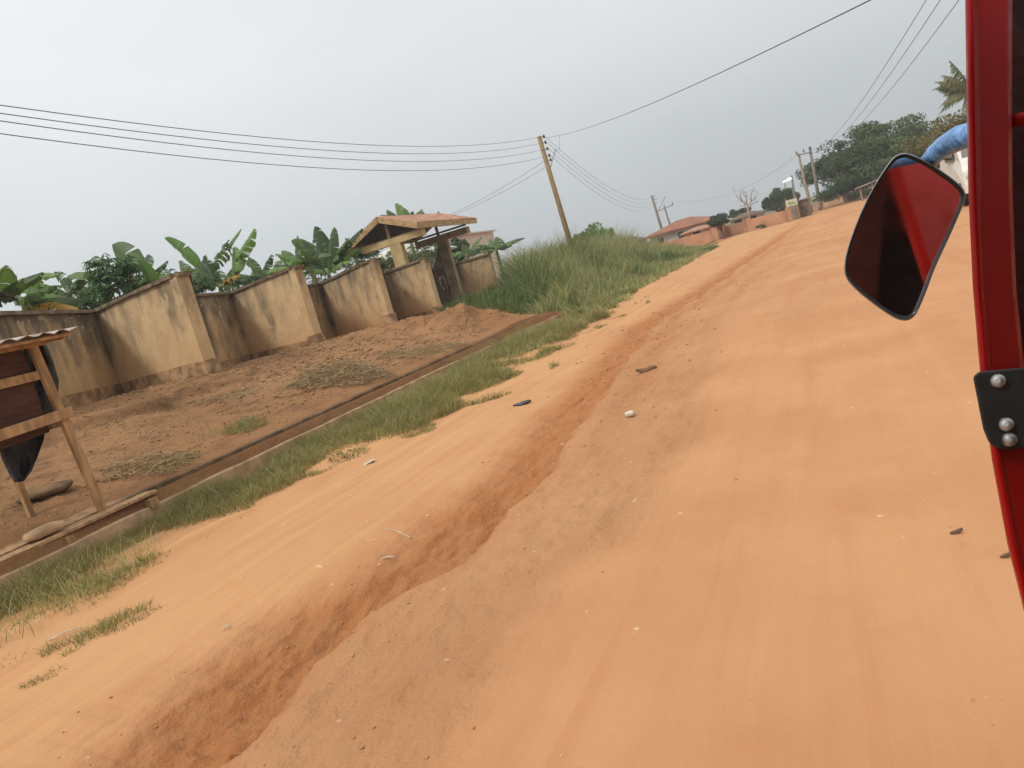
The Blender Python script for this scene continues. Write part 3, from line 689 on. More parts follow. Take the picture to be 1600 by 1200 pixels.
# ------------------------------------------------------------------ small litter on the road
def flat_scrap(px, py, w_, h_, mat, label, cat, name, rot=0, thick=.008, seed=1, z=0):
    p = PT(px, py); rg = random.Random(seed); n = 14; v = []
    for lv in (0, 1):
        for k in range(n):
            a = 2*math.pi*k/n; r = rg.uniform(.65, 1.1) if lv == 0 else None
            if lv == 0: v.append((math.cos(a)*w_/2*r, math.sin(a)*h_/2*r, 0))
            else: v.append((v[k][0], v[k][1], thick))
    c, s = math.cos(rot), math.sin(rot); zz = tz(p[0], p[1])+.004
    v = [(p[0]+a*c-b*s, p[1]+a*s+b*c, zz+q+.01*math.sin(a*30)) for a, b, q in v]
    f = [tuple(range(n, 2*n)), tuple(range(n-1, -1, -1))]+[(k, (k+1) % n, n+(k+1) % n, n+k) for k in range(n)]
    tag(MB().add(v, f).build(name, mat), label, cat)
flat_scrap(817, 632, .24, .20, M_PLASTIC, 'crumpled black plastic scrap lying on the left lane of the dirt road', 'plastic scrap', 'plastic_scrap', .4, .02)
flat_scrap(1013, 579, .30, .12, M_CONCD, 'small brown twig and rag scrap on the road beyond the pale block', 'scrap', 'rag_scrap', .1, .03, 4)
flat_scrap(577, 724, .15, .12, M_CHIP, 'torn white paper scrap at the edge of the verge grass', 'paper scrap', 'paper_scrap', .3, .012, 5)
flat_scrap(1495, 834, .05, .022, M_BARK, 'small dark dry leaf on the road left of the red pillar', 'leaf', 'dry_leaf', .1, .01, 6)
flat_scrap(1573, 873, .05, .02, M_BARK, 'small dark dry leaf right beside the red pillar edge', 'leaf', 'dry_leaf', .1, .01, 7)
p = PT(985, 651); rock('concrete_chunk', (p[0], p[1], tz(p[0], p[1])+.025), .055, M_CHIP, (1, .9, .6), 2, 'small pale broken block lying in the middle of the road', 'block', box=True, rot=.4)
for i, (px, py, l, a, lab) in enumerate(((605, 876, .12, .3, 'short pale stick in the gully nearest the camera'), (103, 993, .20, .9, 'curved pale stick on the road edge at the lower left'), (620, 835, .5, -.6, 'long thin straw lying across the gully side'), (355, 985, .05, .6, 'tiny pale wood chip on the left lane'), (175, 890+20, .14, .6, 'dark twig on the sandy edge beside the verge'))):
    p = PT(px, py); z = tz(p[0], p[1])+.012; d_ = Vector((math.cos(a), math.sin(a), 0))*l/2; c = Vector((p[0], p[1], z))
    tag(MB().tube([c-d_, c+Vector((0, .01, .012)), c+d_], .005 if i != 2 else .003, 5).build('stick', M_CHIP if i < 4 else M_BARK), lab, 'stick')

# ------------------------------------------------------------------ banana plants
WS = 1.45
def banana_leaf(a, b, wd, arch, seed, mat, parent, tear=.3, fold=.35, face=None):
    rg = random.Random(seed); a = Vector(a); b = Vector(b); L_ = (b-a).length; n = 26
    ctl = (a+b)/2+Vector((0, 0, arch*L_)); pts = []
    for i in range(n+1):
        t = i/n; pts.append(a*(1-t)**2+ctl*2*t*(1-t)+b*t*t)
    mb = MB(); st = int(n*.14); hv = []
    mb.tube(pts, [.022*(1-.85*i/n)+.003 for i in range(n+1)], 4, False)
    for side in (-1, 1):
        i = st
        while i < n:
            k = min(n-i, rg.choice((1, 1, 2, 3)) if rg.random() < tear else rg.choice((4, 6, 8)))
            dr = rg.uniform(.0, .9)*tear*1.4+fold; sh = rg.uniform(-.02, .05)*tear*3
            for j in range(i, i+k):
                q = []
                for jj in (j, j+1):
                    t = (jj-st)/(n-st); tan = (pts[min(jj+1, n)]-pts[max(jj-1, 0)]).normalized()
                    if face is not None: lat = tan.cross(Vector(face)).normalized()
                    else: lat = tan.cross(Vector((0, 0, 1))).normalized()
                    up = lat.cross(tan).normalized()
                    w_ = wd*WS/2*min(1, (math.sin(math.pi*min(max(t, 0)**.62*.97+.03, 1)))**.55+.04)
                    m1 = pts[jj]+lat*side*w_*.5*math.cos(dr*.5)-up*w_*.5*math.sin(dr*.5)+up*.02
                    e = pts[jj]+lat*side*w_*math.cos(dr)-up*w_*math.sin(dr)+tan*sh
                    if jj == j and j == i and tear > .05: e = e+tan*.015; m1 = m1+tan*.006
                    if jj == j+1 and j == i+k-1 and tear > .05: e = e-tan*.02*rg.random(); m1 = m1-tan*.004
                    q.append((pts[jj], m1, e))
                (p0, m0, e0), (p1, m1, e1) = q
                mb.add([p0, m0, e0, p1, m1, e1], [(0, 1, 4, 3), (1, 2, 5, 4)], True)
            i += k
    me = mb.mesh('leaf'); tv = rg.random()
    at = me.attributes.new('tint', 'FLOAT', 'POINT'); at.data.foreach_set('value', np.full(len(mb.v), tv, np.float32))
    return link('leaf', me, mat, parent)
def banana(px, py, yd, stem_h, leaves, label, auto=0, seed=0):
    auto += 3
    c = PY(px, py, yd); rg = random.Random(seed); g = tz(c[0], c[1])
    root = empty('banana_plant', (c[0], c[1], g), label, 'banana plant', 'banana plants behind the compound wall')
    C = Vector(c); base = Vector((c[0], c[1], g-.1))
    MB().tube([base, base.lerp(C, .5)+Vector((.03, 0, 0)), C-Vector((0, 0, .1)), C+Vector((0, 0, .25))], [.14, .12, .09, .05], 8).build('stem', M_BANS, root)
    k = 0
    for lf in leaves:
        (tx, ty, wd, arch, tear, mat) = lf[:6]; dy = lf[6] if len(lf) > 6 else rg.uniform(-.8, .8)
        sx, sy = lf[7] if len(lf) > 7 else (px, py)
        A = Vector(PY(sx, sy, yd)); Bp = Vector(PY(tx, ty, yd+dy))
        o = banana_leaf(A, Bp, wd, arch, seed*31+k, mat, root, tear, face=None if abs(Bp.z-A.z) < (Bp-A).length*.75 else (rg.uniform(-.3, .3), -1, .2))
        if mat is M_BANY: o['label'] = 'yellowing torn leaf'
        k += 1
    for _ in range(auto):
        an = rg.uniform(0, 2*math.pi); l = rg.uniform(1.3, 2.1); el = rg.uniform(-.1, .9)
        Bp = C+Vector((math.cos(an)*math.cos(el), math.sin(an)*math.cos(el), math.sin(el)*.6))*l
        banana_leaf(C, Bp, rg.uniform(.38, .55), rg.uniform(.15, .35), seed*31+k, rg.choice((M_BAN, M_BAN, M_BANL)), root, rg.uniform(.3, .8)); k += 1
G, Y_, B_ = M_BANL, M_BANY, M_BAN
banana(-14, 478, 13.5, 2, [(10, 415, .6, .1, .2, B_), (33, 445, .5, .2, .2, B_, .5), (-50, 420, .6, .2, .3, B_)], 'banana plant cut by the left edge of the picture', 1, 1)
banana(38, 478, 14.5, 2, [(92, 430, .4, .22, .35, G, -.5, (30, 462)), (60, 432, .3, .2, .4, B_, .7), (132, 468, .42, .12, .9, B_, .2), (128, 487, .40, .14, .9, Y_, -.5, (48, 480)), (95, 446, .32, .3, .8, B_, .6), (12, 460, .3, .2, .6, B_)], 'banana plant with one yellow torn leaf hanging over the wall', 0, 2)
banana(205, 465, 17.2, 2, [(176, 382, .85, .03, .15, B_, .3, (210, 440)), (140, 445, .42, .3, .3, B_, .3, (160, 440)), (232, 398, .3, .02, .1, B_, .8, (225, 420)), (104, 438, .4, .25, .3, B_, .5, (150, 437)), (217, 405, .42, .02, .05, G, -.3, (238, 448)), (262, 408, .35, .1, .4, B_, .7), (248, 425, .5, .2, .2, G, .2)], 'banana plant with broad upright leaves beside the cassava bush', 0, 3)
banana(345, 452, 21.8, 2, [(257, 371, .38, .12, .35, G, -.4, (318, 425)), (398, 357, .5, .0, .3, G, .2, (368, 408)), (377, 358, .30, .06, .1, B_, .5, (352, 392)), (330, 420, .6, .05, .95, B_, .2, (358, 375)), (367, 385, .55, .0, .1, G, .1, (366, 430)), (405, 421, .34, .1, .4, G, .4, (372, 400)), (375, 430, .35, .2, .9, Y_, -.4), (285, 420, .35, .35, .9, B_, -.2), (290, 435, .4, .3, .9, B_, .4), (418, 432, .35, .2, .95, B_, .3), (380, 455, .5, .35, .5, B_, -.3), (300, 405, .4, .25, .6, B_, .8), (318, 402, .3, .2, .4, B_)], 'tall banana plant with torn leaves above the second wall unit', 0, 4)
banana(513, 428, 28.5, 2, [(455, 376, .55, .25, .25, B_, -.3), (492, 354, .7, .06, .3, B_, .2), (523, 355, .45, .02, .2, B_, .3), (565, 358, .45, .15, .85, B_, .2), (545, 372, .5, .1, .7, B_, -.2), (468, 402, .45, .3, .5, B_, -.4), (430, 410, .45, .25, .4, B_, .2), (560, 388, .4, .2, .6, G, .4), (548, 408, .4, .2, .7, G, -.4), (478, 425, .5, .3, .6, B_)], 'bushy banana plant left of the gate canopy', 0, 5)
banana(462, 425, 29.5, 2, [(465, 368, .18, .02, .1, B_, .2), (440, 392, .5, .1, .2, B_, .2), (427, 415, .5, .2, .4, B_, .3), (495, 400, .45, .2, .5, B_)], 'smaller banana plant tucked behind the bushy one left of the canopy', 1, 6)
banana(634, 352, 38, 3, [(618, 318, .5, .03, .1, G, .2), (604, 328, .5, .15, .3, B_, .2), (632, 325, .4, .05, .2, B_, .2), (660, 327, .5, .1, .2, B_, .2), (595, 336, .5, .2, .3, B_), (686, 330, .5, .1, .2, B_, .3, (670, 350)), (645, 330, .4, .1, .4, B_)], 'banana plant whose leaf tips rise above the canopy roof', 1, 7)
banana(776, 392, 44, 2, [(776, 370, .7, .02, .2, B_, .2), (758, 384, .6, .2, .3, B_, .3), (765, 374, .5, .1, .3, B_), (790, 382, .5, .2, .4, B_)], 'small banana plant just right of the short wall stretch', 2, 8)
banana(730, 402, 41, 2, [(722, 385, .5, .2, .4, B_), (748, 388, .5, .2, .4, B_), (712, 395, .5, .3, .4, B_), (755, 395, .4, .2, .3, B_)], 'small banana plant behind the wall between the gate and the grass', 2, 9)
banana(275, 462, 21.5, 2, [(262, 428, .5, .2, .3, B_), (292, 430, .5, .2, .6, B_), (245, 445, .5, .25, .5, B_)], 'banana plant in the gap between the first two wall units', 2, 10)
banana(440, 450, 23, 2, [(420, 438, .5, .2, .4, B_), (452, 430, .45, .2, .6, B_)], 'low banana plant behind the second wall corner', 1, 11)

banana(108, 462, 17.8, 2, [(85, 425, .4, .15, .6, B_, .2), (128, 430, .4, .15, .4, B_, .2)], 'banana plant between the yellow leafed plant and the cassava bush', 2, 21)
banana(300, 448, 22.5, 2, [(322, 398, .35, .1, .6, B_, .2), (280, 408, .4, .15, .5, B_, .3)], 'banana plant left of the tall torn leafed one', 3, 22)
banana(405, 438, 25, 2, [(424, 398, .4, .1, .6, B_, .2), (388, 402, .4, .1, .4, B_, .3), (436, 420, .4, .25, .7, B_, .2)], 'banana plant right of the tall torn leafed one', 2, 23)
banana(556, 405, 31.5, 2, [(572, 372, .5, .1, .6, B_, .2), (540, 372, .5, .1, .6, B_, .3)], 'banana plant leaning against the left eave of the canopy', 2, 24)
banana(485, 418, 27, 2, [(474, 376, .5, .1, .5, B_, .2), (448, 400, .4, .2, .7, B_, .2)], 'banana plant hidden behind the bushy one left of the canopy', 3, 25)
# leafy clusters
def leafcloud(C, R_, n, size, flat=.6, seed=0, hollow=.5):
    rg = np.random.default_rng(seed); P = []
    d = rg.normal(size=(n, 3)); d /= np.linalg.norm(d, axis=1)[:, None]; r = hollow+(1-hollow)*rg.random(n)**.6
    P = np.array(C)+d*r[:, None]*np.array(R_)
    return P
def leaves_mesh(P, size, seed, asp=.45, tint=None):
    rg = np.random.default_rng(seed); n = len(P)
    a = rg.normal(size=(n, 3)); a[:, 2] *= .6; a /= np.linalg.norm(a, axis=1)[:, None]
    b = rg.normal(size=(n, 3)); b -= a*(a*b).sum(1)[:, None]; b /= np.linalg.norm(b, axis=1)[:, None]
    s = size*rg.uniform(.6, 1.3, n)[:, None]
    V = np.stack([P-a*s*.5, P+b*s*asp*.5-a*s*.05, P+a*s*.5, P-b*s*asp*.5-a*s*.05], 1).reshape(-1, 3)
    Fc = np.arange(4*n).reshape(n, 4); t = rg.random(n) if tint is None else np.clip(tint+rg.uniform(-.15, .15, n), 0, .84)
    return mesh_np('crown', V, Fc, False, {'tint': np.repeat(t, 4)})
# cassava bush: whorls of drooping finger leaves
def cassava(px, py, yd, w_, h_, n, label, seed):
    rg = random.Random(seed); c = PY(px, py, yd); g = tz(c[0], c[1]); root = empty('cassava_bush', (c[0], c[1], g), label, 'shrub')
    st = MB(); V = []; Fc = []; T = []
    for s in range(9):
        a = rg.uniform(0, 6.28); st.tube([(c[0], c[1], g), (c[0]+.3*w_*math.cos(a)*.5, c[1]+.3*w_*math.sin(a), (g+c[2])/2), (c[0]+.5*w_*math.cos(a)*rg.random(), c[1]+.5*w_*math.sin(a)*rg.random(), c[2]+rg.uniform(0, h_*.5))], [.03, .02, .01], 5)
    st.build('stem', M_BARK, root)
    for k in range(n):
        a = rg.uniform(0, 6.28); e = rg.uniform(-1, 1); r = rg.random()**.4
        hc = Vector((c[0]+w_/2*r*math.cos(a)*math.sqrt(1-e*e*.7), c[1]+w_/2*r*math.sin(a)*math.sqrt(1-e*e*.7), c[2]+h_/2*e*r)); tv = rg.random()
        out_ = Vector((math.cos(a), math.sin(a), .3)); s0 = rg.uniform(.16, .26)
        for q in range(7):
            b = a+(q-3)*.62; dd = Vector((math.cos(b), math.sin(b), -.35-.12*abs(q-3)+rg.uniform(-.2, .3))).normalized(); l = s0*(1.15-.1*abs(q-3)); sd_ = dd.cross(Vector((0, 0, 1))).normalized()*l*.13
            i0 = len(V); V += [hc, hc+dd*l*.55+sd_, hc+dd*l+Vector((0, 0, -.04)), hc+dd*l*.55-sd_]; Fc.append((i0, i0+1, i0+2, i0+3)); T += [tv]*4
    link('foliage', mesh_np('foliage', [tuple(v) for v in V], Fc, False, {'tint': T}), M_CASS, root)
cassava(178, 432, 16.2, 1.35, 1.5, 260, 'dark green cassava bush with finger leaves above the first wall unit', 2)
cassava(150, 470, 16.4, 1.2, .9, 120, 'lower cassava bush just behind the dip in the wall', 3)
cassava(300, 445, 20.5, 1.5, .9, 130, 'cassava bush showing behind the first wall corner', 4)
cassava(605, 412, 33, 2.2, 1.4, 160, 'leafy bush between the wall and the left canopy pillar', 5)
cassava(650, 400, 36.5, 3.5, 1.6, 220, 'leafy bush seen through the open gate canopy', 6)
cassava(400, 442, 23, 1.3, .8, 90, 'small leafy bush behind the second wall unit', 8)

cassava(90, 474, 17.5, 2.0, .8, 130, 'dark leafy bush behind the wall under the yellow banana leaf', 9)
cassava(245, 446, 19.0, 1.8, 1.1, 170, 'dark leafy bush directly behind the tallest wall corner', 10)
cassava(470, 420, 30.5, 3.2, 1.6, 230, 'dark leafy bush beneath the bananas left of the canopy', 12)
cassava(556, 402, 32.0, 2.4, 1.2, 150, 'dark leafy bush touching the left eave of the canopy', 13)
# ------------------------------------------------------------------ trees
def tree(name, px, py, yd, base_py, R_, nclump, nleaf, size, mat, label, cat='tree', seed=0, trunk=.22, cl=.33, flat=1., bark=None, sparse=1, group=None):
    rg = np.random.default_rng(seed); C = PY(px, py, yd); g = tz(C[0], C[1]); root = empty(name, (C[0], C[1], g), label, cat, group)
    R_ = np.array(R_, float); mb = MB(); fork = np.array([C[0], C[1], g+max((C[2]-R_[2]-g), .4)])
    mb.tube([(C[0]+.1, C[1], g-.2), tuple(fork*.5+np.array([C[0], C[1]-.05, g])*.5), tuple(fork)], [trunk*1.25, trunk, trunk*.85], 8)
    P = []; T = []
    for k in range(nclump):
        d = rg.normal(size=3); d /= np.linalg.norm(d); d[2] = d[2] if d[2] > -.4 else -d[2]*.5
        r = .45+.55*rg.random()**.5; cc = C+d*r*R_*(1-cl*.6)
        cr_ = R_.mean()*cl*rg.uniform(.6, 1.25)
        m = int(nleaf/nclump*rg.uniform(.6, 1.4))
        P.append(leafcloud(cc, (cr_, cr_, cr_*flat), m, size, seed=seed*100+k, hollow=.35)); T.append(np.full(m, rg.uniform(.1, .75)))
        if k < 14: mb.tube([tuple(fork), tuple((fork+cc)/2+np.array([0, 0, .1*R_[2]])), tuple(cc)], [trunk*.55, trunk*.32, trunk*.1], 5)
    mb.build('trunk', bark or M_BARK, root)
    P = np.concatenate(P); T = np.concatenate(T)
    link('crown', leaves_mesh(P, size, seed, .5, T), mat, root)
# right-hand tree belt beyond the junction
tree('spreading_tree', 1388, 243, 80, 320, (5.4, 4, 3.9), 75, 26000, .26, M_TREE, 'big spreading feathery tree behind the twig fence, highest of the belt', seed=11, flat=.42, trunk=.3)
tree('spreading_tree', 1312, 262, 84, 320, (4.2, 3, 2.9), 52, 15000, .26, M_TREED, 'dark tree just right of the twin power poles', seed=12, flat=.6, trunk=.3)
tree('spreading_tree', 1345, 295, 78, 330, (4.6, 2.5, 1.9), 40, 10000, .24, M_TREED, 'low dark undergrowth tree directly over the twig fence', seed=13, flat=.5, trunk=.2)
tree('spreading_tree', 1440, 262, 76, 320, (5.0, 3, 3.6), 46, 13000, .25, M_TREE, 'bushy green tree directly behind the wing mirror top', seed=14, flat=.5, trunk=.3)
tree('olive_tree', 1492, 236, 60, 320, (3.4, 3, 2.9), 40, 12000, .22, M_OLIVE, 'brownish olive tree behind the blue wrapped stem below the palm', seed=15, flat=.6, trunk=.3)
tree('spreading_tree', 1400, 320, 74, 330, (4, 2, 1.3), 24, 6000, .24, M_OLIVE, 'low olive scrub behind the upper left of the mirror', cat='shrub', seed=16, flat=.6, trunk=.15)
tree('round_tree', 1217, 316, 95, 335, (2.3, 2.3, 1.75), 40, 11000, .22, M_TREED, 'dense round dark tree left of the signboard', seed=17, flat=.8, trunk=.25, cl=.3)
tree('clipped_tree', 1124, 346, 66, 372, (.95, .9, .75), 26, 5000, .13, M_TREED, 'small clipped dark tree standing against the pink compound wall', seed=18, flat=.8, trunk=.10, cl=.35)
tree('small_tree', 1155, 333, 90, 345, (1.6, 1.4, .7), 16, 2600, .2, M_TREED, 'low bushy tree above the roof of the cream house', seed=19, flat=.6, trunk=.12)
tree('bright_shrub', 924, 376, 62, 400, (2.2, 1.6, 1.3), 26, 3200, .34, M_LIME, 'bright green leafy bush rising over the tall grass right of the pole', cat='shrub', seed=20, flat=.8, trunk=.1)
tree('spreading_tree', 1560, 225, 70, 320, (5, 4, 4), 40, 8000, .3, M_TREE, 'tree of the belt mostly hidden behind the red pillar', seed=21, flat=.5, trunk=.3)
tree('small_tree', 700, 398, 50, 400, (2.2, 1.5, 1.1), 18, 3000, .25, M_TREED, 'dark bush behind the right pillar of the canopy', cat='shrub', seed=22, flat=.8, trunk=.1)
tree('small_shrub', 1188, 355, 66, 360, (.5, .4, .3), 8, 700, .12, M_LIME, 'tiny bright shrub at the foot of the pink wall', cat='shrub', seed=23, flat=.8, trunk=.03)

# coconut palm
pc = PY(1520, 140, 58); gz = tz(pc[0], pc[1]); pl = empty('coconut_palm', (pc[0], pc[1], gz), 'coconut palm with drooping fronds partly hidden by the red pillar', 'palm tree')
MB().tube([(pc[0]+.4, pc[1], gz-.2), (pc[0]+.5, pc[1], gz+3), (pc[0]+.2, pc[1], pc[2]-2), (pc[0], pc[1], pc[2])], [.2, .16, .14, .13], 8).build('trunk', M_BARKP, pl)
for k, (tx, ty, ar) in enumerate(((1462, 128, .15), (1468, 168, .30), (1484, 95, .12), (1500, 200, .45), (1475, 150, .25), (1560, 100, .2), (1580, 160, .3), (1545, 190, .4), (1530, 80, .1), (1510, 178, .35), (1458, 140, .28), (1472, 118, .2), (1466, 182, .4))):
    B2 = Vector(PY(tx, ty, 58+random.uniform(-1, 1))); A2 = Vector(pc); ct = (A2+B2)/2+Vector((0, 0, ar*(B2-A2).length)); mb = MB(); pts = [A2*(1-t)**2+ct*2*t*(1-t)+B2*t*t for t in np.linspace(0, 1, 26)]
    mb.tube(pts, [.04*(1-.8*i/25) for i in range(26)], 4, False)
    for i in range(3, 26):
        tan = (pts[min(i+1, 25)]-pts[i-1]).normalized()
        for sd_ in (-1, 1):
            for _ in range(2):
                lat = tan.cross(Vector((0, 0, 1))).normalized()*sd_; l = .75*math.sin(math.pi*min(1, .15+i/27))+.1
                dd = (lat*random.uniform(.25, .7)+Vector((0, 0, -random.uniform(.5, 1)))+tan*.5).normalized()*l
                q = tan*.035; c0 = pts[i]; mb.add([c0-q, c0+q, c0+dd*.6+q*.8, c0+dd, c0+dd*.6-q*.8], [(0, 1, 2, 3, 4)])
    me = mb.mesh('frond'); at = me.attributes.new('tint', 'FLOAT', 'POINT'); at.data.foreach_set('value', np.full(len(mb.v), random.random(), np.float32)); link('frond', me, M_PALM, pl)
# bare tree
bt = PY(1172, 345, 68); g = tz(bt[0], bt[1]); bare = empty('bare_tree', (bt[0], bt[1], g), 'leafless pale tree with twisting branches before the cream house', 'tree')
mb = MB(); mt = MB(); rgb = random.Random(5)
def P68(px, py): return Vector(PY(px, py, 68))
mt.tube([(bt[0], bt[1], g-.1), P68(1169, 330), P68(1167, 318)], [.13, .10, .07], 7); mt.build('trunk', M_BARKP, bare)
for ch in ([(1167, 320), (1160, 315), (1152, 308), (1147, 297)], [(1167, 318), (1166, 308), (1167, 302)], [(1168, 322), (1174, 315), (1180, 310), (1184, 300)], [(1169, 328), (1163, 321), (1157, 322)], [(1169, 326), (1176, 318), (1183, 316)], [(1160, 315), (1156, 305), (1158, 299)], [(1166, 308), (1162, 303)], [(1174, 315), (1173, 306), (1176, 299)]):
    pts = [P68(*c) for c in ch]; mb.tube(pts, np.linspace(.055, .018, len(pts)), 5)
    for _ in range(5):
        a = pts[rgb.randrange(1, len(pts))]; mb.tube([a, a+Vector((rgb.uniform(-.35, .35), rgb.uniform(-.3, .3), rgb.uniform(.05, .5)))], [.018, .008], 4)
mb.build('branches', M_BARKP, bare)

# ------------------------------------------------------------------ far buildings
def house(name, px0, px1, pyt, yd, depth, zh, roofh, wallm, roofm, label, over=.4, hip=True, nwin=3, cat='house', yaw=0):
    a = PY(px0, pyt, yd); b = PY(px1, pyt, yd); x0, x1 = sorted((a[0], b[0])); g = tz((x0+x1)/2, yd)
    root = empty(name, ((x0+x1)/2, yd, g), label, cat)
    def fin(o): o.parent = root; return o
    MB().box((x0, yd, g-.5), (x1, yd+depth, zh)).build('wall', wallm, root)
    e = over; X0, X1, Y0, Y1 = x0-e, x1+e, yd-e, yd+depth+e; ym = (Y0+Y1)/2; hi = min((Y1-Y0)/2, (X1-X0)*.4) if hip else 0
    v = [(X0, Y0, zh), (X1, Y0, zh), (X1, Y1, zh), (X0, Y1, zh), (X0+hi, ym, zh+roofh), (X1-hi, ym, zh+roofh)]
    v += [(p[0], p[1], zh-.12) for p in v[:4]]
    MB().add(v, [(0, 1, 5, 4), (1, 2, 5), (2, 3, 4, 5), (3, 0, 4), (6, 7, 1, 0), (7, 8, 2, 1), (8, 9, 3, 2), (9, 6, 0, 3), (9, 8, 7, 6)]).build('roof', roofm, root)
    for k in range(nwin):
        xc = x0+(x1-x0)*(k+.5)/nwin; zc = g+(zh-g)*.58
        wf = MB().box((xc-.45, yd-.04, zc-.45), (xc+.45, yd+.02, zc+.45)).build('window', M_TRIM, root)
        MB().box((xc-.38, yd-.06, zc-.38), (xc+.38, yd-.035, zc+.38)).build('pane', M_GLASS, wf)
    return root
hx0 = float(PY(1022, 362, 92)[0]); zt_ = float(PY(1091, 335, 96)[2]); ze_ = float(PY(1100, 346, 92)[2])
house('red_roof_house', 1010, 1112, 350, 92, 8, ze_, zt_-ze_, M_GREYW, M_ROOFR, 'long bungalow with rust red hip roof behind the tall grass', .6)
z_ = float(PY(1105, 352, 78)[2])
house('pink_outbuilding', 1064, 1108, 352, 78, 4, z_-.15, .3, M_PINK, M_ROOFO, 'low pinkish building before the red roofed bungalow', .3, nwin=1)
z_ = float(PY(1000, 366, 96)[2])
house('dark_roof_house', 946, 992, 372, 96, 6, z_-.7, .9, M_PINK, M_ROOFD, 'far house with a dark roof just showing over the tall grass', .4)
z_ = float(PY(1180, 328, 84)[2])
house('cream_house', 1138, 1188, 335, 84, 6, z_-.4, .45, M_WHITE, M_ROOFD, 'cream walled house behind the leafless tree', .4, nwin=2)
z_ = float(PY(715, 364, 62)[2])
house('cream_villa', 668, 716, 375, 62, 8, z_-.1, .15, M_WHITE, M_TRIM, 'pale two storey house seen right of the gate canopy pillar', .3, nwin=3)
z_ = float(PY(590, 402, 38)[2])
house('walled_bungalow', 540, 612, 405, 38, 7, z_-.2, .8, M_WHITE, M_TRIM, 'pale bungalow with overhanging eaves behind the wall left of the canopy', .5, nwin=2)
z_ = float(PY(300, 448, 34)[2])
house('low_house', 60, 400, 470, 34, 6, 2.9, .5, M_WHITE, M_TIN, 'low white house glimpsed between banana leaves behind the wall', .4, nwin=6)
# pink compound wall on the far side of the junction
pw = empty('pink_wall', (-6, 68, 0), 'low pink compound wall across the junction', 'wall')
pts = [(-17, 72.5), (-9.4, 69.5), (-6.1, 67.3), (-2.9, 65.2)]
for i in range(3):
    a, b = pts[i], pts[i+1]; dd = np.array(b)-np.array(a); dd = dd/np.linalg.norm(dd)
    link('wall_panel', prism_between(a, np.array(b)-dd*.2, .18, -.2, -.2, 1.0, .95, 6), M_PINK, pw)
    MB().box((b[0]-.18, b[1]-.18, -.2), (b[0]+.18, b[1]+.18, 1.12)).build('pier', M_PINK, pw)
for (px, py) in ((1127, 372),):
    a = PY(px, py, 66.5); MB().box((a[0]-.32, 67.6, -.2), (a[0]+.32, 68.3, 1.35)).build('gate_post', simple('brown_gate_post', (.30, .14, .08), .2, 1), pw)
# signboard and shacks at the junction
sb = empty('signboard', PY(1238, 338, 66), 'white signboard with green leaf emblem on posts at the junction', 'sign')
c0, c1 = PY(1229, 324, 66), PY(1245, 311, 66)
zc0, zc1 = c0[2], c1[2]+.1
MB().box((c0[0], 66, zc0), (c1[0], 66.06, zc1)).build('board', M_WHITE, sb)
gm_ = MB()
for i, (u, v_) in enumerate(((.35, .3), (.55, .45), (.3, .6), (.7, .3))):
    xx_ = c0[0]+(c1[0]-c0[0])*u; z2 = zc0+(zc1-zc0)*v_; gm_.add([(xx_-.13, 65.985, z2), (xx_, 65.985, z2-.06), (xx_+.15, 65.985, z2+.02), (xx_, 65.985, z2+.09)], [(0, 1, 2, 3)])
gm_.build('emblem', simple('green_paint', (.25, .45, .05), .2, 3), sb)
for xx_ in (c0[0]+.05, c1[0]-.05): MB().bar((xx_, 66.09, -.1), (xx_, 66.09, zc1+.25), .06, .06).build('post', M_WOOD, sb)
def shack(px0, px1, pyb, pyt, yd, wm, label, name='roadside_shack'):
    a, b = PY(px0, pyb, yd), PY(px1, pyt, yd); x0, x1 = a[0], b[0]; h = max(b[2], 1.4)
    r = empty(name, ((x0+x1)/2, yd, 0), label, 'shack')
    nb = max(3, int((x1-x0)/.35))
    for k in range(nb):
        q0 = x0+(x1-x0)*k/nb; MB().box((q0+.01, yd+.01*(k % 2), -.1), (q0+(x1-x0)/nb-.01, yd+.04+.01*(k % 2), h-.02*(k % 3))).build('board', wm, r)
    MB().box((x0, yd+.08, -.1), (x1, yd+2.2, h-.08)).build('body', wm, r)
    MB().box((x0-.15, yd-.2, h+.002), (x1+.15, yd+2.4, h+.06)).build('roof', M_TIN, r)
M_BR = simple('brown_boards', (.22, .15, .10), .35, 2); M_BR2 = simple('grey_boards', (.33, .26, .19), .3, 2)
shack(1230, 1247, 338, 324, 67, M_BR2, 'grey board shack beneath the signboard')
shack(1247, 1263, 334, 312, 69, M_BR, 'brown board shack between the signboard and the twin poles')
# wooden picket fence below the trees
fn = empty('picket_fence', (0, 76, 0), 'rough brown picket fence at the foot of the tree belt', 'fence')
for k in range(60):
    x_ = -1.6+k*.085; y_ = 77-.2*k*.085; h = random.uniform(.75, 1.15)
    MB().bar((x_, y_, -.1), (x_+random.uniform(-.05, .05), y_, h), .06, .04).build('picket', M_BR, fn)
MB().bar((-1.6, 76.95, .6), (3.4, 75.95, .6), .05, .05).build('rail', M_BR, fn)
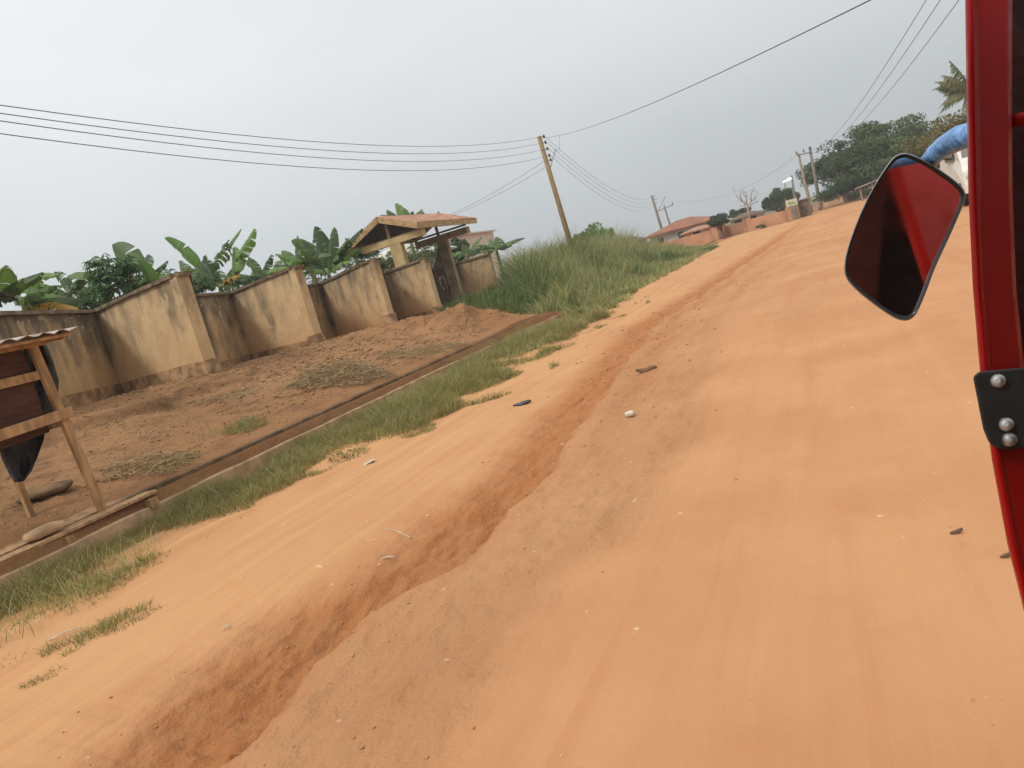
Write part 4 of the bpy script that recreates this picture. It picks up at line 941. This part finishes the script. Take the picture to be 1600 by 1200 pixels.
# lean-to shelter
a0, a1 = PY(1337, 296, 70), PY(1366, 281, 70)
ln_ = empty('lean_to_shelter', (a0[0], 70, 0), 'small lean to shelter with pale sloping roof under the trees', 'shelter')
MB().add([(a0[0], 69.4, a0[2]), (a1[0]+1, 69.4, a1[2]), (a1[0]+1, 71.5, a1[2]), (a0[0], 71.5, a0[2]), (a0[0], 69.4, a0[2]+.08), (a1[0]+1, 69.4, a1[2]+.08), (a1[0]+1, 71.5, a1[2]+.08), (a0[0], 71.5, a0[2]+.08)], [(3, 2, 1, 0), (4, 5, 6, 7), (0, 1, 5, 4), (1, 2, 6, 5), (2, 3, 7, 6), (3, 0, 4, 7)]).build('roof', M_BR2, ln_)
for xx_, hh_ in ((a0[0]+.3, a0[2]), (a0[0]+1.2, a0[2]+.25), (a1[0]+.6, a1[2])): MB().bar((xx_, 69.6, -.1), (xx_, 69.6, hh_), .1, .1).build('post', M_BARKP, ln_)

# ------------------------------------------------------------------ poles and wires
def wire(a, b, sag, label, r=.012, n=28, group=None, mat=None):
    a, b = Vector(a), Vector(b); pts = [a.lerp(b, i/n)-Vector((0, 0, 4*sag*(i/n)*(1-i/n))) for i in range(n+1)]
    return tag(MB().tube(pts, r, 4, False).build('power_line', mat or M_WIRE), label, 'power line', group)
mpx, mpy = -13.5, 42.0
pt = PX(842, 213, mpx); pb = PX(890, 376, mpx); g = tz(mpx, mpy)
dirp = (pb-pt)/(pb-pt)[2]; base = pt+dirp*(g-.3-pt[2])
up_ = empty('utility_pole', base+np.array([0, 0, .3]), 'nearest brown timber utility pole standing in the tall grass', 'utility pole')
MB().tube([tuple(base), tuple((base+pt)/2), tuple(pt)], [.17, .145, .12], 12).build('pole', M_POLE, up_)
def on(s): return Vector(pt)+(Vector(base)-Vector(pt))*s
ins = []
for k, s in enumerate((.012, .052, .095, .14, .17)):
    c = on(s)+Vector((.30, -.1, 0)); ins.append(c)
    bk_ = MB().bar(on(s)-Vector((.02, 0, 0)), c, .03, .03).build('bracket', M_STEEL, up_)
    MB().tube([c-Vector((0, 0, .09)), c-Vector((0, 0, .03)), c+Vector((0, 0, .03)), c+Vector((0, 0, .09))], [.04, .065, .065, .035], 8).build('insulator', M_PORC, bk_)
stt = Vector(PX(868, 233, mpx+.3)); MB().tube([on(.24), stt], .03, 6).build('stay_arm', M_STEEL, up_)
names = ['topmost', 'second', 'third', 'lowest']
for k, z in enumerate((7.11, 6.95, 6.80, 6.55)):
    yq = 10.6; y_end = -6; A_ = ins[k]; t = (A_.y-yq)/(A_.y-y_end); sg = 1.55+.08*k
    zend = (z+4*sg*t*(1-t)-A_.z*(1-t))/t
    wire(A_, (-13.5, y_end, zend), sg, names[k]+' of the four lines crossing the sky left of the nearest pole', .0095, 40, 'lines to the left of the nearest pole')
# crossing line to the upper right
r_ = ray(1360, 0); q = O+r_*11/r_[1]; 
A_ = on(.015); Bd = (Vector(q)-A_); wire(A_, A_+Bd*1.25+Vector((0, 0, .32/.8)), .5, 'line crossing over the road to the top right of the sky', .009, 40)
q2 = Vector(PY(936, 191, 34.5)); tq = None
wire(stt, Vector(A_)+Bd*(.215)+Vector((0, 0, .4*.172))-Vector((0, 0, 4*.5*.172*.828)), .35, 'short slack line joining the stay arm to the crossing line', .007)
# service drops down to the left
for k, (px, py) in enumerate(((700, 337), (704, 338))):
    wire(on(.16+.04*k), PY(px, py, 46+k*.4), .15, ('upper' if k == 0 else 'lower')+' service line dropping from the nearest pole to behind the canopy', .010)
# far poles
def fpole(name, tpx, tpy, bpx, bpy_, yd, r, mat, label, cross=None, g=None):
    T_ = Vector(PY(tpx, tpy, yd)); B0 = Vector(PY(bpx, bpy_, yd)); d = (B0-T_)/(B0-T_).z; zb = -.2; B1 = T_+d*(zb-T_.z)
    o = empty(name, B1, label, 'utility pole', g); MB().tube([B1, B1.lerp(T_, .5), T_], [r*1.25, r*1.1, r*.85], 8).build('pole', mat, o)
    return o, T_, B1
oA, TA, BA = fpole('utility_pole', 1018, 305, 1033, 355, 98, .16, M_POLEG, 'distant grey pole left of the red roofed bungalow, with short side brackets')
for s in (.03, .09, .15): 
    c = TA.lerp(BA, s); MB().bar(c, c+Vector((.45, 0, 0)), .08, .08).build('bracket', M_STEEL, oA)
MB().bar(TA.lerp(BA, .33), TA.lerp(BA, .1)+Vector((1.6, 0, .1)), .07, .07).build('stay_arm', M_STEEL, oA)
oB, TB, BB = fpole('utility_pole', 1038, 323, 1048, 355, 104, .13, M_POLEG, 'distant thinner pole with a crossarm in front of the red roof')
MB().bar(TB.lerp(BB, .04)-Vector((1.1, 0, .1)), TB.lerp(BB, .04)+Vector((1.1, 0, .1)), .1, .1).build('crossarm', M_POLEG, oB)
for dx_ in (-1.1, 0, 1.1):
    c = TB.lerp(BB, .04)+Vector((dx_, 0, .1)); MB().tube([c, c+Vector((0, 0, .4))], [.08, .05], 6).build('insulator', M_PORC, oB)
oC, TC_, BC = fpole('utility_pole', 1265, 229, 1282, 326, 78, .13, M_POLEG, 'straight taller pole of the pair at the junction')
# crooked partner
T4_ = [PY(1248, 240, 78), PY(1250, 252, 78), PY(1254, 268, 78), PY(1257, 285, 78), PY(1262, 303, 78), PY(1266, 326, 78)]
oD = empty('utility_pole', T4_[-1], 'crooked pale timber pole of the pair at the junction', 'utility pole')
MB().tube([tuple(p) for p in T4_]+[(T4_[-1][0]+.05, 78, -.2)], [.10, .105, .12, .14, .15, .17, .17], 8).build('pole', M_BARKP, oD)
MB().bar(PY(1244, 243, 78)-np.array([0, .16, 0]), PY(1267, 238, 78)-np.array([0, .16, 0]), .1, .1).build('crossarm', M_POLEG, oD)
for px, py in ((1245, 241), (1256, 238), (1266, 234)):
    c = Vector(PY(px, py, 77.84)); MB().tube([c, c+Vector((0, 0, .28))], [.07, .05], 6).build('insulator', M_PORC, oD)
for o_, (a, b) in ((oC, ((1280, 314), (1282.5, 326))), (oD, ((1263.5, 316), (1266, 327)))):
    A2, B2 = Vector(PY(*a, 77.98)), Vector(PY(*b, 77.98)); MB().tube([A2, B2], .2, 10).build('pale_wrap', M_CHIP, o_)
oE, TE, BE = fpole('street_lamp', 1237, 274, 1243, 320, 88, .11, M_POLEG, 'thin lamp pole with a lit white lamp left of the twin poles'); oE['category'] = 'street lamp'
M_LAMP = MT('lit_lamp'); M_LAMP.b.inputs['Emission Color'].default_value = (1, 1, 1, 1); M_LAMP.b.inputs['Emission Strength'].default_value = 1.2; M_LAMP.setc((.9, .9, .9)); M_LAMP = M_LAMP.m
c = Vector(PY(1233.5, 280, 88)); MB().bar(TE.lerp(BE, .12), c, .06, .06).build('lamp_arm', M_STEEL, oE)
MB().tube([c+Vector((-.28, 0, -.05)), c+Vector((-.15, 0, 0)), c+Vector((.15, 0, .03)), c+Vector((.28, 0, 0))], [.05, .14, .14, .05], 8).build('lamp_head', M_LAMP, oE)
oF, TF, BF = fpole('street_lamp', 1226, 284, 1230, 325, 108, .08, M_POLEG, 'farther faint lamp pole with a small lit lamp', ); oF['category'] = 'street lamp'
MB().tube([TF+Vector((-.2, 0, 0)), TF+Vector((.2, 0, 0.05))], [.1, .1], 8).build('lamp_head', M_LAMP, oF)
for k in range(4):
    wire(ins[k]+Vector((.0, .2, 0)), TA.lerp(BA, .03+.05*k), 1.5+.1*k, names[k]+' of the slack lines from the nearest pole to the distant grey pole', .009, 30, 'slack lines between the nearest and the distant pole')
for k, (px, py) in enumerate(((1446, 0), (1468, 0), (1497, 0))):
    a = Vector(PY((1247, 1256, 1266)[k], (240, 237, 232)[k], 77.8)); b = O+ray(px, py)*16/ray(px, py)[1]; bb = Vector(b); d = bb-a
    wire(a, a+d*1.15+Vector((0, 0, .66)), 1.3, ('leftmost', 'middle', 'rightmost')[k]+' of the three lines running down to the twin poles from the top right', [.006, .006, .006][k], 40, 'lines to the twin poles')
wire(PY(1247, 241, 77.8), TB+Vector((1.1, 0, .5)), 1.5, 'faint line from the twin poles to the crossarm pole', .010)

# ------------------------------------------------------------------ white van partly behind the mirror
vx0 = 3.6; vy = 26.0; VS = 1.08
M_VAN = simple('white_van_paint', (.72, .70, .62), .05, 2, .35, .5, bump=0); M_VGL = simple('van_glass', (.17, .16, .14), .1, 2, .12, .6, bump=0)
M_RED = simple('red_lamp', (.35, .03, .02), .1, 9, .3, .5, bump=0); M_TYRE = simple('tyre_rubber', (.03, .03, .03), .2, 9, .9, .2)
van = empty('white_van', (4.1, 28, 0), 'white van coming up the road, half hidden by the mirror and red pillar', 'van')
prof = [(0, .38), (-.05, .6), (0, .95), (.12, 1.08), (.85, 1.22), (1.45, 1.95), (1.8, 2.08), (4.3, 2.08), (4.5, 1.9), (4.5, .38)]
W_ = 1.7; v = []
for sx, ins_ in ((0, 0), (1, 0)):
    for (yy_, zz_) in prof:
        tp = .10 if zz_ > 1.2 else 0; v.append((vx0+(tp if sx == 0 else W_-tp), vy+yy_, zz_))
n = len(prof); f = [tuple(range(n)), tuple(range(2*n-1, n-1, -1))]+[(i, n+i, n+(i+1) % n, (i+1) % n) for i in range(n)]
body = MB().add(v, f).build('body', M_VAN, van)
bm = body.modifiers.new('bevel', 'BEVEL'); bm.width = .05; bm.segments = 3; bm.limit_method = 'ANGLE'
def quad_off(pts, off, name, mat):
    pts = [Vector(p) for p in pts]; nn = (pts[1]-pts[0]).cross(pts[2]-pts[0]).normalized()
    if nn.y > 0: nn = -nn
    v = [p+nn*off for p in pts]+[p-nn*.02 for p in pts]; m = len(pts)
    return MB().add(v, [tuple(range(m)), tuple(range(2*m-1, m-1, -1))]+[(i, m+i, m+(i+1) % m, (i+1) % m) for i in range(m)]).build(name, mat, van)
quad_off([(vx0+.18, vy+.92, 1.30), (vx0+W_-.18, vy+.92, 1.30), (vx0+W_-.26, vy+1.40, 1.89), (vx0+.26, vy+1.40, 1.89)], .012, 'windscreen', M_VGL)
MB().box((vx0+.35, vy-.075, .66), (vx0+W_-.35, vy-.01, .86)).build('grille', M_DARK, van)
MB().box((vx0-.02, vy-.13, .36), (vx0+W_+.02, vy+.02, .56)).build('bumper', M_VAN, van)
for hx in (vx0+.17, vx0+W_-.17):
    hl = MB(); hl.tube([(hx, vy-.10, .78), (hx, vy-.085, .78), (hx, vy-.0, .78)], [.085, .10, .11], 16); hl.build('headlight', simple('headlight_glass', (.55, .5, .45), .2, 30, .15, .6), van)
for sx in (vx0-.005, vx0+W_-.19):
    for yy_ in (.75, 3.7):
        MB().tube([(sx, vy+yy_, .33), (sx+.2, vy+yy_, .33)], .33, 20, sm=False).build('wheel', M_TYRE, van)
MB().box((vx0-.012, vy+1.6, 1.28), (vx0+.06, vy+2.7, 1.82)).build('side_window', M_VGL, van)
MB().tube([(vx0-.02, vy+1.2, 1.35), (vx0-.22, vy+1.15, 1.42)], .035, 6).build('side_mirror', M_DARK, van)

for ch in list(van.children):
    for vv in ch.data.vertices:
        vv.co = Vector((vx0+(vv.co.x-vx0)*VS, vy+(vv.co.y-vy)*VS, vv.co.z*VS*.98))
# ------------------------------------------------------------------ auto rickshaw the picture is taken from
M_REDP = MT('red_rickshaw_paint', .42, .2); _f = M_REDP.noise(3, det=3); M_REDP.setc(M_REDP.mix(M_REDP.rng(_f, .3, .7), (.31, .004, .003), (.40, .007, .005))); M_REDP.L(M_REDP.rng(M_REDP.noise(14, det=6, ro=.7), .35, .7, .3, .62), M_REDP.b.inputs['Roughness']); M_REDP.bump(M_REDP.noise(40, det=5), .10, .002)
M_REDP = M_REDP.m
M_BLK = simple('black_bracket_paint', (.035, .034, .032), .4, 14, .6, .4, bump=.1)
M_VINYL = simple('dark_vinyl_lining', (.055, .034, .032), .3, 8, .8, .3)
M_BOLT = simple('bolt_zinc', (.42, .41, .39), .5, 90, .5, .5, metal=.8, bump=.2, d=.001)
rk = empty('auto_rickshaw', (.8, 0, 0), 'red auto rickshaw frame and mirror at the right edge, seen from the passenger side', 'auto rickshaw')
path = [(1506, -90), (1508, 0), (1510, 150), (1513, 300), (1520, 450), (1531, 580), (1550, 720), (1574, 850), (1601, 960), (1640, 1090), (1700, 1260)]
wid = [76, 74, 71, 69, 68, 70, 76, 80, 84, 90, 100]
dp = .62
v = []; nP = 8
for (px, py), wq in zip(path, wid):
    # section: chamfered outer lip (bright strip) then the wide inner face, box behind
    sec = [(0, 0, .012), (3, 0, .002), (14, 0, 0), (18, 0, .005), (wq-6, 0, .012), (wq, 0, .020), (wq, 0, .05), (0, 0, .045)]
    for (ox, _, od) in sec: v.append(PD(px+ox, py, dp+od))
n = len(path); f = [(i*nP+k, i*nP+(k+1) % nP, (i+1)*nP+(k+1) % nP, (i+1)*nP+k) for i in range(n-1) for k in range(nP)]+[tuple(range(nP)), tuple((n-1)*nP+k for k in range(nP-1, -1, -1))]
o = MB().add(v, [q[::-1] for q in f]).build('door_pillar', M_REDP, rk)
# resample pillar smoother
sm_ = o.modifiers.new('bevel', 'BEVEL'); sm_.width = .002; sm_.segments = 2; sm_.limit_method = 'ANGLE'
inn = [(1570, -90), (1576, 150), (1577, 300), (1582, 450), (1592, 580), (1625, 720), (1670, 850), (1690, 850), (1665, 600), (1655, 300), (1650, -90)]
v = [PD(px, py, dp+.055) for px, py in inn]+[PD(px, py, dp+.075) for px, py in inn]; m = len(inn)
MB().add(v, [tuple(range(m-1, -1, -1)), tuple(range(m, 2*m))]+[(i, (i+1) % m, m+(i+1) % m, m+i) for i in range(m)]).build('inner_panel', simple('dark_maroon_lining', (.045, .010, .008), .4, 9, .6, .3), rk)
MB().tube([PD(1582, 190, dp+.03), PD(1592, 187, dp+.03), PD(1625, 180, dp+.03)], [.004, .006, .006], 10).build('wiper_knob', M_REDP, rk)
MB().tube([PD(1600, 186, dp+.028), PD(1640, 178, dp+.028)], .0065, 10).build('knob_shaft', M_BOLT, rk)
# bracket wrapped over the pillar
bp = [(1520, 588), (1528, 582), (1534, 580), (1600, 574), (1660, 570), (1670, 690), (1600, 700), (1575, 703), (1560, 702), (1545, 692), (1536, 670)]
v = [PD(px, py, dp-.006) for px, py in bp]+[PD(px, py, dp+.05) for px, py in bp]; m = len(bp)
o = MB().add(v, [tuple(range(m-1, -1, -1)), tuple(range(m, 2*m))]+[(i, (i+1) % m, m+(i+1) % m, m+i) for i in range(m)]).build('bracket', M_BLK, rk); brk = o
bv = o.modifiers.new('bevel', 'BEVEL'); bv.width = .0025; bv.segments = 3; bv.limit_method = 'ANGLE'
tocam = Vector(-ray(1570, 640)).normalized()
for (px, py) in ((1559, 595), (1572, 663), (1577, 687)):
    c = Vector(PD(px, py, dp-.007)); rr = .0056
    MB().tube([c, c+tocam*.0015, c+tocam*.003, c+tocam*.0042], [rr, rr, rr*.75, rr*.3], 14).build('bolt', M_BOLT, brk)
# mirror
MD = .95
mo = [(1322, 432), (1321, 405), (1330, 372), (1345, 333), (1362, 298), (1380, 268), (1396, 247), (1410, 240), (1424, 242), (1450, 254), (1480, 274), (1500, 290), (1507, 302), (1505, 318), (1492, 350), (1476, 385), (1460, 420), (1447, 455), (1434, 485), (1424, 497), (1411, 500), (1394, 494), (1366, 475), (1340, 454)]
Cm = Vector(PD(1414, 370, MD)); tc_ = (Vector(O)-Cm).normalized(); tgt = (Vector((.88, -.25, 1.28))-Cm).normalized(); nm = (tc_+tgt).normalized()
def onpl(px, py, off=0):
    r = Vector(ray(px, py)); t = (Cm+nm*off-Vector(O)).dot(nm)/r.dot(nm); return Vector(O)+r*t
def _cr(P, k=4):
    o = []; n = len(P)
    for i in range(n):
        a, b, c, d = [np.array(P[(i+j) % n], float) for j in (-1, 0, 1, 2)]
        for q in range(k):
            t = q/k; o.append(tuple(.5*((2*b)+(-a+c)*t+(2*a-5*b+4*c-d)*t*t+(-a+3*b-3*c+d)*t**3)))
    return o
mo = _cr(mo)
ctr = (1414, 370)
def ring(s, off): return [onpl(ctr[0]+(px-ctr[0])*s, ctr[1]+(py-ctr[1])*s, off) for px, py in mo]
R0, R1, R2, R3, R4 = ring(1, -.012), ring(1.0, .004), ring(.980, .007), ring(.955, .005), ring(.95, .001)
m = len(mo); v = R0+R1+R2+R3+R4; f = []
for q in range(4): f += [(q*m+i, q*m+(i+1) % m, (q+1)*m+(i+1) % m, (q+1)*m+i) for i in range(m)]
back = ring(.8, -.035); v += back; f += [(5*m+i, 5*m+(i+1) % m, (i+1) % m, i) for i in range(m)]+[tuple(5*m+i for i in range(m))]
M_RIM = simple('black_mirror_housing', (.02, .02, .022), .2, 30, .28, .5, bump=.05)
mr = MB().add(v, f, True).build('mirror_housing', M_RIM, rk)
gl = MT('mirror_glass', .04, .5); gl.b.inputs['Metallic'].default_value = 1.0; _g = gl.noise(30, det=4); gl.setc(gl.mix(gl.rng(_g, .4, .8), (.88, .88, .88), (.70, .68, .65)))
gl.L(gl.rng(gl.noise(9, det=5), .35, .75, .03, .16), gl.b.inputs['Roughness'])
MB().add(ring(.948, .0025), [tuple(range(m))]).build('mirror_glass', gl.m, mr)
ra, rb, rc, rd = ring(1.006, -.004), ring(1.008, .004), ring(.988, .0085), ring(.984, .006)
v = ra+rb+rc+rd; f = [(q*m+i, q*m+(i+1) % m, (q+1)*m+(i+1) % m, (q+1)*m+i) for q in range(3) for i in range(m)]
MB().add(v, f, True).build('rim', simple('grey_rim', (.16, .165, .17), .2, 30, .25, .6, bump=0), mr)
# blue wrapped stem
M_BLUE = MT('blue_plastic_wrap', .28, .5); _w = M_BLUE.noise(28, (1, 1, 1), det=4, dist=1.2); M_BLUE.setc(M_BLUE.mix(M_BLUE.rng(_w, .4, .65), (.045, .20, .52), (.16, .42, .78))); M_BLUE.bump(M_BLUE.noise(45, det=3, dist=1.5), .8, .006); M_BLUE = M_BLUE.m
s0 = onpl(1436, 275, -.045); s1 = onpl(1447, 258, -.035); dq = float(-np.dot(RM.T @ (np.array(s1)-O), np.array([0, 0, 1])))
pts = [s0, s1]+[PD(px, py, dq+(.70-dq)*q) for px, py, q in ((1462, 240, .12), (1480, 226, .3), (1500, 215, .55), (1530, 207, .8), (1570, 200, 1))]
MB().tube([tuple(p) for p in pts], [.008, .0095, .0115, .0128, .0132, .0125, .012], 12).build('mirror_stem', M_BLUE, rk)
# cabin: outer shell, roof, seats and floor. x to the right, open side towards the camera
def slab(name, lo, hi, mat, bev=.01):
    o = MB().box(lo, hi).build(name, mat, rk); b = o.modifiers.new('bevel', 'BEVEL'); b.width = bev; b.segments = 2; return o
slab('shade_canopy_roof', (-.12, -1.6, 1.86), (1.45, .52, 1.90), M_VINYL)  # unseen roof, widened over the camera to shade the near road
slab('rear_wall', (.20, -1.65, .55), (1.45, -1.60, 1.90), M_VINYL)
slab('far_side_panel', (1.42, -1.6, .45), (1.46, .6, 1.86), M_VINYL)
slab('seat_cushion', (.25, -1.55, .62), (1.4, -.75, .78), M_VINYL, .03)
slab('seat_back', (.25, -1.59, .78), (1.4, -1.42, 1.35), M_VINYL, .03)
slab('floor', (.20, -1.6, .32), (1.45, 1.3, .36), M_VINYL)
MB().add([(.355, .60, 1.60), (.410, .60, 1.15), (.62, .60, 1.15), (.62, .60, 1.60), (.355, .58, 1.60), (.410, .58, 1.15), (.62, .58, 1.15), (.62, .58, 1.60)],
    [(0, 1, 2, 3), (7, 6, 5, 4), (0, 4, 5, 1), (1, 5, 6, 2), (2, 6, 7, 3), (3, 7, 4, 0)]).build('inner_side_panel', simple('maroon_inner_paint', (.42, .035, .035), .35, 2.2, .35, .5, bump=0), rk)
MB().bar((.349, .61, 1.60), (.405, .61, 1.14), .014, .02, (0, 1, 0)).build('panel_edge', M_REDP, rk)
slab('driver_partition', (.30, .02, .36), (1.40, .06, 1.02), M_VINYL)
slab('shade_front_cowl', (.37, .95, .30), (1.35, 1.75, 1.05), M_REDP, .12)  # unseen cowl, enlarged to block sky light from the near road
slab('rear_quarter_panel', (.18, -1.6, .36), (.21, -.7, .95), M_REDP)
for sx in (.3, 1.35):
    MB().tube([(sx-.06, -1.1, .26), (sx+.06, -1.1, .26)], .24, 20, sm=False).build('wheel', M_TYRE, rk)
MB().tube([(.9, 1.35, .24), (1.0, 1.35, .24)], .24, 20, sm=False).build('wheel', M_TYRE, rk)
hz = MB().box((-160, -12, -1.6), (110, 185, 16)).build('haze', None); tag(hz, kind='stuff')
hm = bpy.data.materials.new('haze_air'); hm.use_nodes = True; hn = hm.node_tree.nodes; hn.remove(hn['Principled BSDF'])
pv = hn.new('ShaderNodeVolumePrincipled'); pv.inputs['Color'].default_value = (.93, .95, .97, 1); pv.inputs['Density'].default_value = .0012; pv.inputs['Anisotropy'].default_value = .2
hm.node_tree.links.new(pv.outputs[0], hn['Material Output'].inputs['Volume']); hz.data.materials.append(hm)
print('tris', sum(len(m.loops)-2*len(m.polygons) for m in bpy.data.meshes))
